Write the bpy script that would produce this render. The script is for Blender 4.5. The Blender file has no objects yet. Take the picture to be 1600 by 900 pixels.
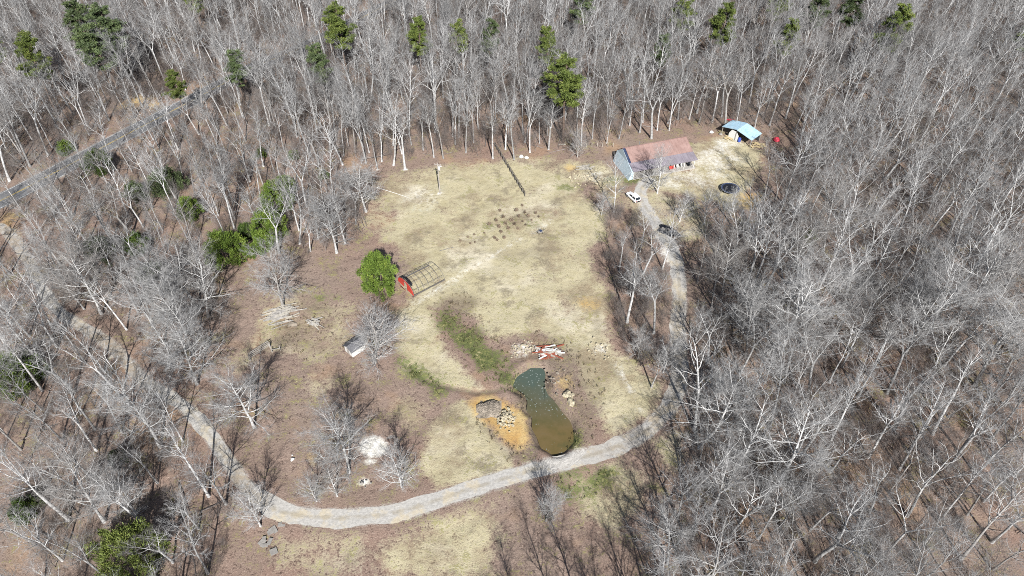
import bpy, math, random
import numpy as np
from mathutils import Vector, Matrix
random.seed(11); rng = np.random.default_rng(11)
R = math.radians
S = bpy.context.scene
COL = S.collection
# ------------------------------------------------------------------ camera, sky, sun, exposure
CAM_H, PITCH = 98.0, R(43.5)
cd = bpy.data.cameras.new('camera'); cam = bpy.data.objects.new('camera', cd); COL.objects.link(cam)
cd.lens = 24.0; cd.sensor_width = 36.0; cd.clip_end = 3000; cd.clip_start = 1
cam.location = (0, 0, CAM_H); cam.rotation_euler = (math.pi / 2 - PITCH, 0, 0)
S.camera = cam
W = bpy.data.worlds.new('World'); S.world = W; W.use_nodes = True
sky = W.node_tree.nodes.new('ShaderNodeTexSky'); sky.sky_type = 'NISHITA'; sky.sun_disc = False
SUN_EL, SUN_AZ = R(38), R(10)          # shadows fall away from the camera, ten degrees to the left
sky.sun_elevation = SUN_EL; sky.sun_rotation = R(170); sky.air_density = 1.0; sky.dust_density = 0.8
W.node_tree.links.new(sky.outputs[0], W.node_tree.nodes['Background'].inputs[0])
W.node_tree.nodes['Background'].inputs[1].default_value = 0.05
sl = bpy.data.lights.new('sun', 'SUN'); sl.energy = 5.0; sl.angle = R(0.53); sl.color = (1, .98, .95)
so = bpy.data.objects.new('sun', sl); COL.objects.link(so); so.rotation_euler = (R(90) - SUN_EL, 0, SUN_AZ)
S.view_settings.view_transform = 'Standard'; S.view_settings.look = 'None'
S.view_settings.exposure = 0.72; S.view_settings.gamma = 1
S.cycles.max_bounces = 5; S.cycles.diffuse_bounces = 2; S.cycles.glossy_bounces = 2
S.cycles.use_denoising = False; S.cycles.pixel_filter_type = 'BLACKMAN_HARRIS'; S.cycles.filter_width = 0.95

F_PX = 1600 * 24 / 36
def at(px, py, z=0.0):
    """pixel of the photograph -> point of the ground (or of height z)"""
    a = (px - 800) / F_PX; b = (450 - py) / F_PX
    d = (a, math.cos(PITCH) + b * math.sin(PITCH), -math.sin(PITCH) + b * math.cos(PITCH))
    t = (z - CAM_H) / d[2]
    return Vector((d[0] * t, d[1] * t, z))
def proj(x, y, z):
    f = y * math.cos(PITCH) - (z - CAM_H) * math.sin(PITCH)
    u = y * math.sin(PITCH) + (z - CAM_H) * math.cos(PITCH)
    return 800 + F_PX * x / f, 450 - F_PX * u / f, f
def PW(pts): return np.array([at(*p)[:2] for p in pts])

# ------------------------------------------------------------------ materials
def newmat(name):
    m = bpy.data.materials.new(name); m.use_nodes = True
    nt = m.node_tree
    return m, nt, nt.nodes['Principled BSDF']
class NB:
    def __init__(s, nt): s.nt = nt
    def new(s, t, **kw):
        n = s.nt.nodes.new(t)
        for k, v in kw.items(): setattr(n, k, v)
        return n
    def put(s, sock, v):
        if isinstance(v, (int, float)): sock.default_value = v
        elif isinstance(v, (tuple, list)): sock.default_value = (*v, 1) if len(v) == 3 and sock.type == 'RGBA' else v
        else: s.nt.links.new(v, sock)
    def math(s, op, a, b=0.0, c=0.0, clamp=False):
        n = s.new('ShaderNodeMath', operation=op, use_clamp=clamp)
        s.put(n.inputs[0], a); s.put(n.inputs[1], b); s.put(n.inputs[2], c)
        return n.outputs[0]
    def mix(s, f, a, b):
        n = s.new('ShaderNodeMix', data_type='RGBA')
        s.put(n.inputs[0], f); s.put(n.inputs[6], a); s.put(n.inputs[7], b)
        return n.outputs[2]
    def noise(s, vec, scale, detail=3.0, rough=0.55):
        n = s.new('ShaderNodeTexNoise')
        if vec is not None: s.put(n.inputs['Vector'], vec)
        n.inputs['Scale'].default_value = scale; n.inputs['Detail'].default_value = detail; n.inputs['Roughness'].default_value = rough
        return n.outputs['Fac']
    def math_vec(s, v, off):
        n = s.new('ShaderNodeVectorMath', operation='ADD'); s.put(n.inputs[0], v); n.inputs[1].default_value = (off, off, 0); return n.outputs[0]
    def ramp(s, v, lo, hi):
        n = s.new('ShaderNodeMapRange'); n.clamp = True
        s.put(n.inputs[0], v); n.inputs[1].default_value = lo; n.inputs[2].default_value = hi
        return n.outputs[0]
    def attr(s, name):
        return s.new('ShaderNodeAttribute', attribute_name=name).outputs['Fac']
    def obj(s): return s.new('ShaderNodeTexCoord').outputs['Object']
    def pos(s): return s.new('ShaderNodeNewGeometry').outputs['Position']
    def rnd(s): return s.new('ShaderNodeObjectInfo').outputs['Random']
    def bump(s, h, strength, dist, bsdf):
        n = s.new('ShaderNodeBump'); n.inputs['Strength'].default_value = strength; n.inputs['Distance'].default_value = dist
        s.put(n.inputs['Height'], h); s.nt.links.new(n.outputs[0], bsdf.inputs['Normal'])
_mats = {}
def simple(name, col, rough=.7, metal=0.0, var=.25, scale=3.0, spec=.3):
    """one colour broken by noise"""
    if name in _mats: return _mats[name]
    m, nt, b = newmat(name); n = NB(nt); o = n.obj()
    f = n.ramp(n.noise(o, scale, 4), .3, .7)
    lo = tuple(c * (1 - var) for c in col); hi = tuple(min(1, c * (1 + var * .5)) for c in col)
    nt.links.new(n.mix(f, lo, hi), b.inputs['Base Color'])
    b.inputs['Roughness'].default_value = rough; b.inputs['Metallic'].default_value = metal
    b.inputs['Specular IOR Level'].default_value = spec
    _mats[name] = m
    return m

def mat_ground():
    m, nt, b = newmat('ground'); n = NB(nt); p = n.pos()
    big = n.noise(p, .035, 3); mid = n.noise(p, .22, 4, .6); fine = n.noise(p, 1.3, 4, .65); tiny = n.noise(p, 4.2, 3, .7)
    grain = n.math('ADD', n.math('MULTIPLY', fine, .5), n.math('MULTIPLY', tiny, .5))
    # fallen leaves: red brown to pinkish tan with dark gaps
    lit = n.mix(n.ramp(big, .35, .65), (.238, .162, .128), (.246, .188, .155))
    lit = n.mix(n.ramp(mid, .40, .70), lit, (.225, .172, .138))
    lit = n.mix(n.ramp(tiny, .55, .75), lit, (.42, .33, .27))
    lit = n.mix(n.ramp(grain, .47, .36), lit, (.075, .052, .042))
    lit = n.mix(n.math('MULTIPLY', n.ramp(n.noise(p, .09, 3), .56, .70), .55), lit, (.36, .235, .14))
    # dry winter grass
    st = n.mix(n.ramp(mid, .34, .66), (.37, .325, .20), (.475, .425, .295))
    st = n.mix(n.math('MULTIPLY', n.ramp(n.noise(p, .06, 5, .62), .53, .64), .8), st, (.54, .49, .38))
    st = n.mix(n.math('MULTIPLY', n.ramp(n.noise(n.math_vec(p, 31.0), .055, 7, .7), .50, .60), .85), st, (.255, .20, .135))
    st = n.mix(n.math('MULTIPLY', n.ramp(n.noise(n.math_vec(p, 77.0), .14, 6, .72), .55, .63), .7), st, (.19, .16, .115))
    st = n.mix(n.ramp(tiny, .52, .76), st, (.47, .425, .295))
    st = n.mix(n.math('MULTIPLY', n.ramp(grain, .47, .34), .75), st, (.17, .135, .085))
    jit = n.math('ADD', n.math('MULTIPLY', n.math('SUBTRACT', mid, .5), 1.1), n.math('MULTIPLY', n.math('SUBTRACT', grain, .5), 1.7))
    def mask(name, k=2.2, j=1.0):
        v = n.math('ADD', n.attr(name), n.math('MULTIPLY', jit, j))
        return n.math('ADD', n.math('MULTIPLY', n.math('SUBTRACT', v, .5), k), .5, clamp=True)
    col = n.mix(mask('straw'), lit, st)
    soil = n.mix(n.ramp(grain, .4, .6), (.125, .10, .072), (.24, .198, .142))
    col = n.mix(n.math('MULTIPLY', mask('soil', 1.6, 1.0), .85), col, soil)
    gr = n.mix(n.ramp(grain, .4, .62), (.045, .075, .018), (.14, .17, .05))
    col = n.mix(n.math('MULTIPLY', mask('green', 2.2, 2.4), .85), col, gr)
    cl = n.mix(n.ramp(mid, .38, .62), (.42, .255, .085), (.50, .375, .18))
    col = n.mix(n.math('MULTIPLY', mask('clay', 1.5, 1.3), .92), col, cl)
    pl = n.mix(n.ramp(fine, .3, .65), (.50, .47, .40), (.74, .72, .67))
    col = n.mix(mask('pale', 2.0, .9), col, pl)
    gv = n.mix(n.ramp(grain, .4, .6), (.31, .295, .27), (.46, .44, .41))
    col = n.mix(mask('gravel', 2.0, .8), col, gv)
    nt.links.new(col, b.inputs['Base Color']); b.inputs['Roughness'].default_value = .95; b.inputs['Specular IOR Level'].default_value = .1
    n.bump(grain, .8, .25, b)
    return m
def mat_gravel():
    m, nt, b = newmat('gravel'); n = NB(nt); p = n.pos()
    f = n.noise(p, 2.2, 4, .7); g = n.noise(p, .18, 4)
    c = n.mix(n.ramp(f, .35, .65), (.335, .322, .30), (.47, .452, .42))
    c = n.mix(n.math('MULTIPLY', n.ramp(n.noise(p, .3, 5, .65), .50, .62), .6), c, (.50, .42, .28))
    c = n.mix(n.math('MULTIPLY', n.ramp(n.attr('across'), .30, .0), .0), c, c)
    # the strip between the two wheel tracks
    mid = n.math('MULTIPLY', .55, n.ramp(n.math('ABSOLUTE', n.math('SUBTRACT', n.attr('across'), .5)), .17, .06))
    c = n.mix(n.math('MULTIPLY', mid, n.ramp(n.noise(p, .5, 4), .34, .58)), c, (.27, .235, .175))
    # shabbier, half grown over part
    c = n.mix(n.math('MULTIPLY', n.attr('worn'), n.ramp(n.noise(p, .6, 5, .7), .38, .56)), c, (.29, .235, .175))
    nt.links.new(c, b.inputs['Base Color']); b.inputs['Roughness'].default_value = .95; b.inputs['Specular IOR Level'].default_value = .1
    n.bump(f, .6, .12, b)
    return m
def mat_asphalt():
    m, nt, b = newmat('asphalt'); n = NB(nt); p = n.pos()
    c = n.mix(n.ramp(n.noise(p, .4, 4), .35, .65), (.115, .118, .125), (.16, .163, .17))
    c = n.mix(n.ramp(n.noise(p, 2.5, 3), .55, .75), c, (.20, .2, .2))
    nt.links.new(c, b.inputs['Base Color']); b.inputs['Roughness'].default_value = .9
    return m
def mat_bark(name, a, b_, spread=.45):
    m, nt, b = newmat(name); n = NB(nt); o = n.obj()
    c = n.mix(n.ramp(n.noise(o, 1.6, 4, .65), .36, .64), a, b_)
    hsh = n.math('FRACT', n.math('MULTIPLY', n.rnd(), 13.73))
    c = n.mix(n.math('MULTIPLY', n.ramp(hsh, .76, .9), .55), c, tuple(q * w for q, w in zip(a, (.72, .64, .57))))
    k = n.math('ADD', n.math('MULTIPLY', n.rnd(), spread), 1 - spread * .62)
    h = n.new('ShaderNodeHueSaturation'); n.put(h.inputs['Value'], k); n.put(h.inputs['Color'], c)
    nt.links.new(h.outputs[0], b.inputs['Base Color']); b.inputs['Roughness'].default_value = .9; b.inputs['Specular IOR Level'].default_value = .15
    return m
def mat_leaf(name, dark, light, yellow):
    m, nt, b = newmat(name); n = NB(nt)
    t = n.attr('tone')
    c = n.mix(n.ramp(t, 0, .75), dark, light); c = n.mix(n.ramp(t, .72, 1.0), c, yellow)
    h = n.new('ShaderNodeHueSaturation'); n.put(h.inputs['Value'], n.math('ADD', n.math('MULTIPLY', n.rnd(), .35), .82)); n.put(h.inputs['Color'], c)
    nt.links.new(h.outputs[0], b.inputs['Base Color']); b.inputs['Roughness'].default_value = .6; b.inputs['Specular IOR Level'].default_value = .25
    return m
def mat_water():
    m, nt, b = newmat('pond_water'); n = NB(nt); p = n.pos()
    t = n.attr('algae')
    f = n.noise(p, .35, 4)
    c = n.mix(n.ramp(f, .35, .65), (.085, .078, .034), (.150, .100, .038))
    c = n.mix(n.math('ADD', n.math('MULTIPLY', n.math('SUBTRACT', f, .5), 1.2), t, clamp=True), c, (.066, .090, .074))
    v = n.new('ShaderNodeTexVoronoi'); n.put(v.inputs['Vector'], p); v.inputs['Scale'].default_value = 2.0
    fl = n.math('MULTIPLY', n.ramp(v.outputs['Distance'], .27, .10), n.ramp(n.math('ADD', n.noise(p, .55, 3), n.math('MULTIPLY', t, .28)), .52, .64))
    c = n.mix(fl, c, (.25, .28, .26))
    nt.links.new(c, b.inputs['Base Color']); b.inputs['Roughness'].default_value = .12; b.inputs['IOR'].default_value = 1.33
    n.bump(n.noise(p, 2.0, 2), .08, .05, b)
    return m
def mat_metal_roof(name, a, b_, sc=.5):
    m, nt, b = newmat(name); n = NB(nt); o = n.obj()
    st = n.new('ShaderNodeMapping'); n.put(st.inputs['Vector'], o); st.inputs['Scale'].default_value = (3.2, .35, .35)
    c = n.mix(n.ramp(n.noise(o, sc, 5, .65), .35, .65), a, b_)
    c = n.mix(n.math('MULTIPLY', n.ramp(n.noise(st.outputs[0], 1.0, 4, .6), .5, .68), .45), c, tuple(q * .62 for q in a))
    nt.links.new(c, b.inputs['Base Color']); b.inputs['Roughness'].default_value = .5; b.inputs['Metallic'].default_value = .15
    return m
M = dict(ground=mat_ground(), gravel=mat_gravel(), asphalt=mat_asphalt(), water=mat_water(),
    bark=mat_bark('pale_bark', (.29, .288, .285), (.58, .575, .567), .65), bark_white=mat_bark('white_bark', (.32, .317, .31), (.60, .595, .585), .35), twig=mat_bark('twigs', (.165, .163, .163), (.335, .331, .329), .65),
    twig_pale=mat_bark('pale_twigs', (.25, .245, .24), (.42, .415, .41), .4), bark_dark=mat_bark('dark_bark', (.12, .09, .075), (.22, .17, .14), .3), brush=mat_bark('brush', (.15, .13, .12), (.27, .24, .225), .5),
    pine=mat_leaf('pine_needles', (.06, .085, .022), (.13, .165, .038), (.20, .21, .05)),
    cedar=mat_leaf('cedar_leaf', (.032, .055, .014), (.082, .13, .028), (.15, .18, .04)),
    holly=mat_leaf('shrub_leaf', (.052, .085, .015), (.135, .20, .034), (.23, .27, .05)), lime=mat_leaf('lime_leaf', (.07, .09, .02), (.16, .20, .05), (.25, .27, .075)), weed2=mat_leaf('weed_leaf', (.07, .075, .03), (.13, .14, .05), (.22, .20, .10)),
    dusky=mat_leaf('dusky_leaf', (.045, .065, .03), (.09, .12, .05), (.13, .16, .055)),
    redroof=mat_metal_roof('red_roof', (.29, .185, .16), (.38, .255, .225)), greyroof=mat_metal_roof('porch_roof', (.23, .20, .23), (.30, .27, .30)),
    blueroof=mat_metal_roof('blue_roof', (.36, .54, .66), (.46, .63, .74), .8), shingle=simple('shingle', (.13, .13, .14), .9, var=.4),
    bluewall=simple('blue_wall', (.48, .58, .64), .7, var=.15, scale=1.5), white=simple('white_paint', (.64, .64, .62), .5, var=.12),
    fence=simple('dark_wood', (.13, .12, .11), .9, var=.4), wood=simple('grey_wood', (.33, .31, .28), .85, var=.4), paleboard=simple('pale_board', (.42, .39, .335), .8, var=.3, scale=2),
    board=simple('weathered_board', (.37, .35, .325), .8, var=.35, scale=2), tan=simple('tan_board', (.50, .40, .23), .8, var=.3),
    dark=simple('dark_metal', (.05, .05, .055), .5), pipe=simple('dark_pipe', (.17, .162, .155), .5), black=simple('black_mat', (.012, .014, .02), .6),
    steel=simple('steel', (.45, .46, .47), .4, .6), red=simple('red_panel', (.55, .06, .045), .5, var=.2), redtarp=simple('red_tarp', (.55, .05, .08), .5, var=.3),
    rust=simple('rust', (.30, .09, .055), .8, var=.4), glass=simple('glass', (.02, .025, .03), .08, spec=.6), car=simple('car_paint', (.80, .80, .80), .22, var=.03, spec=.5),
    tyre=simple('tyre', (.02, .02, .02), .8), navy=simple('navy', (.035, .05, .10), .5), blue=simple('blue_plastic', (.05, .09, .40), .4),
    rock=simple('cream_rock', (.42, .37, .265), .9, var=.45, scale=2.5), concrete=simple('concrete', (.27, .255, .235), .9, var=.3), dirt=simple('mound_dirt', (.25, .215, .175), .95, var=.55, scale=1.6),
    drygrass=mat_leaf('dry_grass', (.11, .085, .055), (.26, .21, .135), (.34, .28, .18)), lampglass=simple('lamp_glass', (.75, .75, .75), .3), redlight=simple('red_light', (.4, .02, .02), .3), stalk=simple('dry_stalk', (.20, .15, .11), .9, var=.4), weed=simple('weed', (.10, .115, .045), .9, var=.4),
    yellow=simple('yellow_line', (.55, .40, .10), .8), linewhite=simple('white_line', (.62, .62, .60), .8), pole=simple('pole_wood', (.36, .33, .30), .85))

# ------------------------------------------------------------------ mesh helpers
class MB:
    def __init__(s): s.v = []; s.f = []; s.m = []
    def face(s, pts, mi=0):
        k = len(s.v); s.v += [tuple(p) for p in pts]; s.f.append(tuple(range(k, k + len(pts)))); s.m.append(mi)
    def box(s, x0, x1, y0, y1, z0, z1, mi=0, T=None):
        k = len(s.v)
        P = [(x, y, z) for z in (z0, z1) for (x, y) in ((x0, y0), (x1, y0), (x1, y1), (x0, y1))]
        if T is not None: P = [tuple(T @ Vector(p)) for p in P]
        s.v += P
        for q in ((0, 3, 2, 1), (4, 5, 6, 7), (0, 1, 5, 4), (1, 2, 6, 5), (2, 3, 7, 6), (3, 0, 4, 7)):
            s.f.append(tuple(k + i for i in q)); s.m.append(mi)
    def bar(s, a, b, w, h=None, mi=0):
        """square bar from a to b"""
        a, b = Vector(a), Vector(b); d = b - a; L = d.length
        T = Matrix.Translation(a) @ d.to_track_quat('X', 'Z').to_matrix().to_4x4(); h = h or w
        s.box(0, L, -w / 2, w / 2, -h / 2, h / 2, mi, T)
    def prism(s, poly, axis, a, b, mi=0):
        """polygon in the two axes other than AXIS, extruded from a to b"""
        def P(u, w, t): return {'x': (t, u, w), 'y': (u, t, w), 'z': (u, w, t)}[axis]
        k = len(s.v); n = len(poly)
        s.v += [P(u, w, a) for u, w in poly] + [P(u, w, b) for u, w in poly]
        s.f.append(tuple(range(k + n - 1, k - 1, -1))); s.f.append(tuple(range(k + n, k + 2 * n))); s.m += [mi, mi]
        for i in range(n):
            j = (i + 1) % n; s.f.append((k + i, k + j, k + n + j, k + n + i)); s.m.append(mi)
    def tube(s, pts, rad, sides=6, mi=0, tip=True):
        k0 = len(s.v); n = len(pts); ref = Vector((.31, .77, .55))
        for i in range(n):
            d = (pts[min(i + 1, n - 1)] - pts[max(i - 1, 0)])
            if d.length < 1e-9: d = Vector((0, 0, 1))
            d.normalize(); u = d.cross(ref)
            if u.length < .05: u = d.cross(Vector((1, 0, 0)))
            u.normalize(); w = d.cross(u)
            if i == n - 1 and tip:
                s.v.append(tuple(pts[i])); break
            for q in range(sides):
                an = 2 * math.pi * q / sides
                s.v.append(tuple(pts[i] + (u * math.cos(an) + w * math.sin(an)) * rad[i]))
        for i in range(n - 1):
            a = k0 + i * sides
            for q in range(sides):
                r = (q + 1) % sides
                if i == n - 2 and tip: s.f.append((a + q, a + r, a + sides))
                else: s.f.append((a + q, a + r, a + sides + r, a + sides + q))
                s.m.append(mi)
    def disc(s, c, r, z, n=20, ry=None, mi=0):
        s.face([(c[0] + r * math.cos(2 * math.pi * i / n), c[1] + (ry or r) * math.sin(2 * math.pi * i / n), z) for i in range(n)], mi)
    def mesh(s, name, mats, smooth=False):
        me = bpy.data.meshes.new(name); me.from_pydata(s.v, [], s.f)
        for m in (mats if isinstance(mats, (list, tuple)) else [mats]): me.materials.append(m)
        if len(me.materials) > 1: me.polygons.foreach_set('material_index', s.m)
        if smooth: me.polygons.foreach_set('use_smooth', [True] * len(me.polygons))
        me.update(); return me
def link(name, me, parent=None, loc=(0, 0, 0), rz=0):
    o = bpy.data.objects.new(name, me); COL.objects.link(o); o.location = loc; o.rotation_euler = (0, 0, rz)
    if parent: o.parent = parent
    return o
def part(name, mb, mat, parent, smooth=False): return link(name, mb.mesh(name, mat, smooth), parent)
def tag(o, label=None, cat=None, group=None, kind=None):
    for k, v in (('label', label), ('category', cat), ('group', group), ('kind', kind)):
        if v: o[k] = v
    return o
def thing(name, label, cat, loc, rz=0, group=None):
    return tag(link(name, None, None, loc, rz), label, cat, group)
def copy_thing(o, loc, rz, label, group=None, scale=None):
    r = o.copy(); COL.objects.link(r); r.location = loc; r.rotation_euler = (0, 0, rz); r['label'] = label
    if group: r['group'] = group
    if scale: r.scale = scale
    for ch in o.children:
        c = ch.copy(); COL.objects.link(c); c.parent = r
        for g in ch.children:
            e = g.copy(); COL.objects.link(e); e.parent = c
    return r
def quads(name, V, mats, tone=None):
    """V: (n,4,3) array of loose quads"""
    n = len(V); me = bpy.data.meshes.new(name)
    me.vertices.add(n * 4); me.vertices.foreach_set('co', np.ascontiguousarray(V, dtype=np.float32).ravel())
    me.loops.add(n * 4); me.loops.foreach_set('vertex_index', np.arange(n * 4, dtype=np.int32))
    me.polygons.add(n); me.polygons.foreach_set('loop_start', np.arange(0, n * 4, 4, dtype=np.int32)); 
    for m in mats: me.materials.append(m)
    if tone is not None:
        a = me.attributes.new('tone', 'FLOAT', 'POINT'); a.data.foreach_set('value', np.repeat(tone, 4).astype(np.float32))
    me.update(calc_edges=True); return me

# ------------------------------------------------------------------ layout of the land (pixel outlines laid on the ground)
DRIVE_A = [(-25,345),(10,362),(40,402),(60,440),(88,482),(130,512),(182,548),(230,598),(290,637),(328,680),(360,727),(395,768),(432,796),(482,806),(550,808),(620,800),(700,776),(780,750),(860,727),(930,709),(990,685),(1032,652),(1054,618),(1061,580),(1061,540),(1059,500),(1062,470),(1061,440),(1057,412),(1049,388),(1036,366),(1022,345),(1010,326),(1001,308),(1003,292),(1012,282)]
ROAD = [(-120,372),(-60,343),(20,304),(100,262),(200,209),(285,165),(400,104),(457,81),(510,56),(580,20),(640,-12),(720,-60)]
POND = [(230,255),(300,260),(325,300),(320,360),(340,430),(380,470),(430,540),(480,600),(500,670),(495,740),(450,800),(400,830),(350,800),(300,770),(270,700),(240,640),(240,580),(205,530),(210,470),(160,410),(120,380),(150,310)]
POND = [(780 + x / 4.5, 520 + y / 4.5) for x, y in POND]
def catmull(P, step=.7):
    P = np.asarray(P, float); out = []
    for i in range(len(P) - 1):
        p0, p1, p2, p3 = P[max(i - 1, 0)], P[i], P[i + 1], P[min(i + 2, len(P) - 1)]
        n = max(2, int(np.linalg.norm(p2 - p1) / step))
        for t in np.arange(n) / n:
            out.append(.5 * (2 * p1 + (p2 - p0) * t + (2 * p0 - 5 * p1 + 4 * p2 - p3) * t * t + (3 * p1 - p0 - 3 * p2 + p3) * t ** 3))
    out.append(P[-1]); return np.array(out)
drive = catmull(PW(DRIVE_A)); road = catmull(PW(ROAD), 1.5); pond = PW(POND)
pond_s = catmull(np.vstack([pond, pond[:1]]), .5)[:-1]
def sdf(Q, poly):
    """signed distance of points Q (n,2) to polygon, positive inside"""
    d = np.full(len(Q), 1e9); ins = np.zeros(len(Q), bool)
    for i in range(len(poly)):
        a, b = poly[i], poly[(i + 1) % len(poly)]; e = b - a; w = Q - a
        t = np.clip((w @ e) / max(e @ e, 1e-9), 0, 1)
        d = np.minimum(d, np.hypot(*(w - t[:, None] * e).T))
        c = (a[1] > Q[:, 1]) != (b[1] > Q[:, 1])
        with np.errstate(divide='ignore', invalid='ignore'):
            x = (b[0] - a[0]) * (Q[:, 1] - a[1]) / (b[1] - a[1]) + a[0]
        ins ^= c & (Q[:, 0] < x)
    return np.where(ins, d, -d)
def dline(Q, line):
    d = np.full(len(Q), 1e9)
    for a, b in zip(line[:-1], line[1:]):
        e = b - a; w = Q - a; t = np.clip((w @ e) / max(e @ e, 1e-9), 0, 1)
        d = np.minimum(d, np.hypot(*(w - t[:, None] * e).T))
    return d
xs = np.concatenate([[-1500, -1000, -700, -500, -380, -300, -250], np.arange(-215, -70, 1.5), np.arange(-70, 65, .5), np.arange(65, 216, 1.5), [250, 300, 380, 500, 700, 1000, 1500]])
ys = np.concatenate([[-900, -600, -400, -250, -150, -80, -30, 0], np.arange(18, 48, 1.5), np.arange(48, 150, .5), np.arange(150, 290, 1.5), [320, 360, 420, 500, 640, 850, 1200, 1800]])
GX, GY = np.meshgrid(xs, ys); Q = np.column_stack([GX.ravel(), GY.ravel()])
A = {k: np.zeros(len(Q)) for k in ('straw', 'soil', 'green', 'clay', 'pale', 'gravel')}
def near(P, m):
    lo, hi = P.min(0) - m, P.max(0) + m
    return np.where((Q[:, 0] > lo[0]) & (Q[:, 0] < hi[0]) & (Q[:, 1] > lo[1]) & (Q[:, 1] < hi[1]))[0]
def poly(k, pts, soft=3.0, val=1.0, sub=False):
    P = PW(pts); i = near(P, soft + 1); v = val * np.clip(.5 + sdf(Q[i], P) / soft, 0, 1)
    A[k][i] = np.maximum(A[k][i], v) if not sub else A[k][i] * (1 - v)
def ell(k, cx, cy, rx, ry, soft=2.0, val=1.0, sub=False):
    poly(k, [(cx + rx * math.cos(t), cy + ry * math.sin(t)) for t in np.linspace(0, 2 * math.pi, 15)[:-1]], soft, val, sub)
def stroke(k, pts, w, soft=1.0, val=1.0):
    L = PW(pts); i = near(L, w + soft); v = val * np.clip(.5 + (w / 2 - dline(Q[i], L)) / soft, 0, 1)
    A[k][i] = np.maximum(A[k][i], v)
# dry grass
poly('straw', [(596,300),(640,280),(700,262),(760,256),(800,252),(850,262),(895,278),(910,305),(938,330),(948,360),(925,385),(922,420),(945,450),(952,480),(945,520),(965,560),(1000,600),(1030,612),(1020,640),(985,665),(945,682),(938,640),(915,610),(900,560),(870,530),(840,515),(800,525),(770,535),(740,490),(700,468),(676,480),(686,530),(730,585),(750,606),(700,603),(660,592),(630,575),(622,530),(620,490),(640,470),(690,440),(660,420),(640,412),(606,370),(622,330)], 4.5, 1.05)
poly('straw', [(575,280),(640,262),(800,244),(905,246),(950,262),(940,290),(830,275),(700,295),(600,305)], 6, .66); poly('straw', [(545,300),(620,290),(640,400),(600,380),(560,350)], 6, .5); poly('straw', [(930,520),(985,560),(1035,600),(1030,640),(985,668),(940,640)], 4, .85)
poly('straw', [(658,722),(676,655),(720,622),(745,640),(772,682),(797,702),(802,730),(740,750),(680,764)], 3, 1.05)
poly('straw', [(1080,226),(1140,210),(1190,236),(1186,272),(1150,330),(1110,312),(1060,302),(1010,296),(995,270),(1080,264)], 4, 1.0)
poly('straw', [(900,262),(940,250),(962,262),(985,290),(960,320),(930,300)], 4, .7)
poly('straw', [(580,850),(640,832),(705,800),(772,786),(785,840),(765,905),(690,910),(600,905)], 5, .78)
poly('straw', [(430,830),(560,826),(640,838),(600,905),(420,905)], 5, .46)
poly('straw', [(880,740),(960,716),(1010,740),(1015,800),(960,835),(900,800)], 4, .72)
poly('straw', [(1020,690),(1060,660),(1075,720),(1040,740)], 4, .62)
poly('straw', [(400,470),(470,450),(560,470),(560,540),(500,570),(420,560),(370,600),(340,590),(390,520)], 6, .5)
poly('straw', [(580,350),(640,330),(640,390),(590,380)], 4, .55)
for e in ((345,590,14,8),(640,640,30,30),(530,650,14,10),(490,720,10,14),(500,600,22,18),(60,420,20,10),(20,365,14,14)): ell('straw', *e, 4, .66)
for e in ((905,395,22,12),(870,330,20,10),(850,430,30,10),(760,470,26,8),(690,330,24,8),(880,470,16,18),(830,300,18,8)): ell('straw', *e, 5, .5, True)
# bare soil
ell('soil', 716, 472, 32, 14, 4, .85); ell('soil', 452, 522, 20, 20, 4, .8); ell('soil', 490, 480, 28, 9, 3, .75); ell('soil', 485, 540, 24, 10, 4, .6)
poly('soil', [(830,520),(880,528),(930,560),(945,620),(935,690),(880,712),(900,660),(880,620),(850,580),(800,560)], 4, .5)
poly('soil', [(735,650),(760,660),(800,705),(830,715),(790,720)], 3, .62)
poly('soil', [(800,600),(830,615),(826,650),(800,640)], 2, .6)
stroke('soil', [(640,572),(662,592),(700,604),(745,612),(792,606)], .8, .8, .95)
stroke('soil', [(905,300),(930,275),(960,270)], 1.2, 1, .7)
ell('soil', 800, 395, 34, 9, 5, .62); ell('soil', 855, 388, 28, 11, 5, .62); ell('soil', 920, 590, 40, 20, 6, .5)
stroke('soil', [(930,470),(935,530),(960,580),(990,620)], 2.0, 2, .5)
# green growth
poly('green', [(672,487),(700,484),(738,508),(778,545),(802,575),(797,607),(768,598),(738,566),(700,528)], 3, .74)
ell('green', 786, 588, 16, 14, 2, .85); ell('green', 806, 597, 5, 6, 1, 1)
poly('green', [(868,750),(910,724),(965,733),(950,756),(890,786)], 3, .68); ell('green', 905, 770, 30, 14, 4, .55)
stroke('green', [(632,560),(655,585),(690,606)], 3, 3, .72); ell('green', 898, 686, 8, 12, 2, .68)
ell('green', 885, 292, 12, 8, 4, .55); ell('green', 985, 283, 14, 8, 3, .6); ell('green', 960, 280, 10, 8, 3, .5); ell('green', 510, 466, 20, 7, 3, .5); ell('green', 800, 350, 40, 8, 5, .42)
# orange clay, with sunlit forest floor in the left woods painted the same colour
poly('clay', [(730,628),(752,617),(785,622),(818,646),(828,690),(812,702),(792,694),(770,668),(744,650)], 2, .95)
ell('clay', 918, 474, 18, 8, 3, .75); ell('clay', 1168, 312, 16, 12, 3, .9); ell('clay', 315, 674, 8, 7, 2, .8); ell('clay', 487, 716, 7, 9, 2, .6); ell('clay', 213, 160, 30, 12, 4, .6)  # the last ellipse paints a sunlit patch of forest floor
ell('clay', 892, 262, 10, 5, 2, .7); ell('clay', 880, 600, 14, 16, 3, .5); ell('clay', 240, 158, 14, 8, 3, .7); ell('clay', 10, 345, 12, 14, 3, .6); ell('straw', 660, 435, 34, 26, 4, .8); poly('straw', [(965,300),(1030,295),(1100,320),(1110,370),(1060,380),(1030,350),(990,350)], 4, .58)  # the two ellipses in the left woods paint sunlit forest floor
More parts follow.
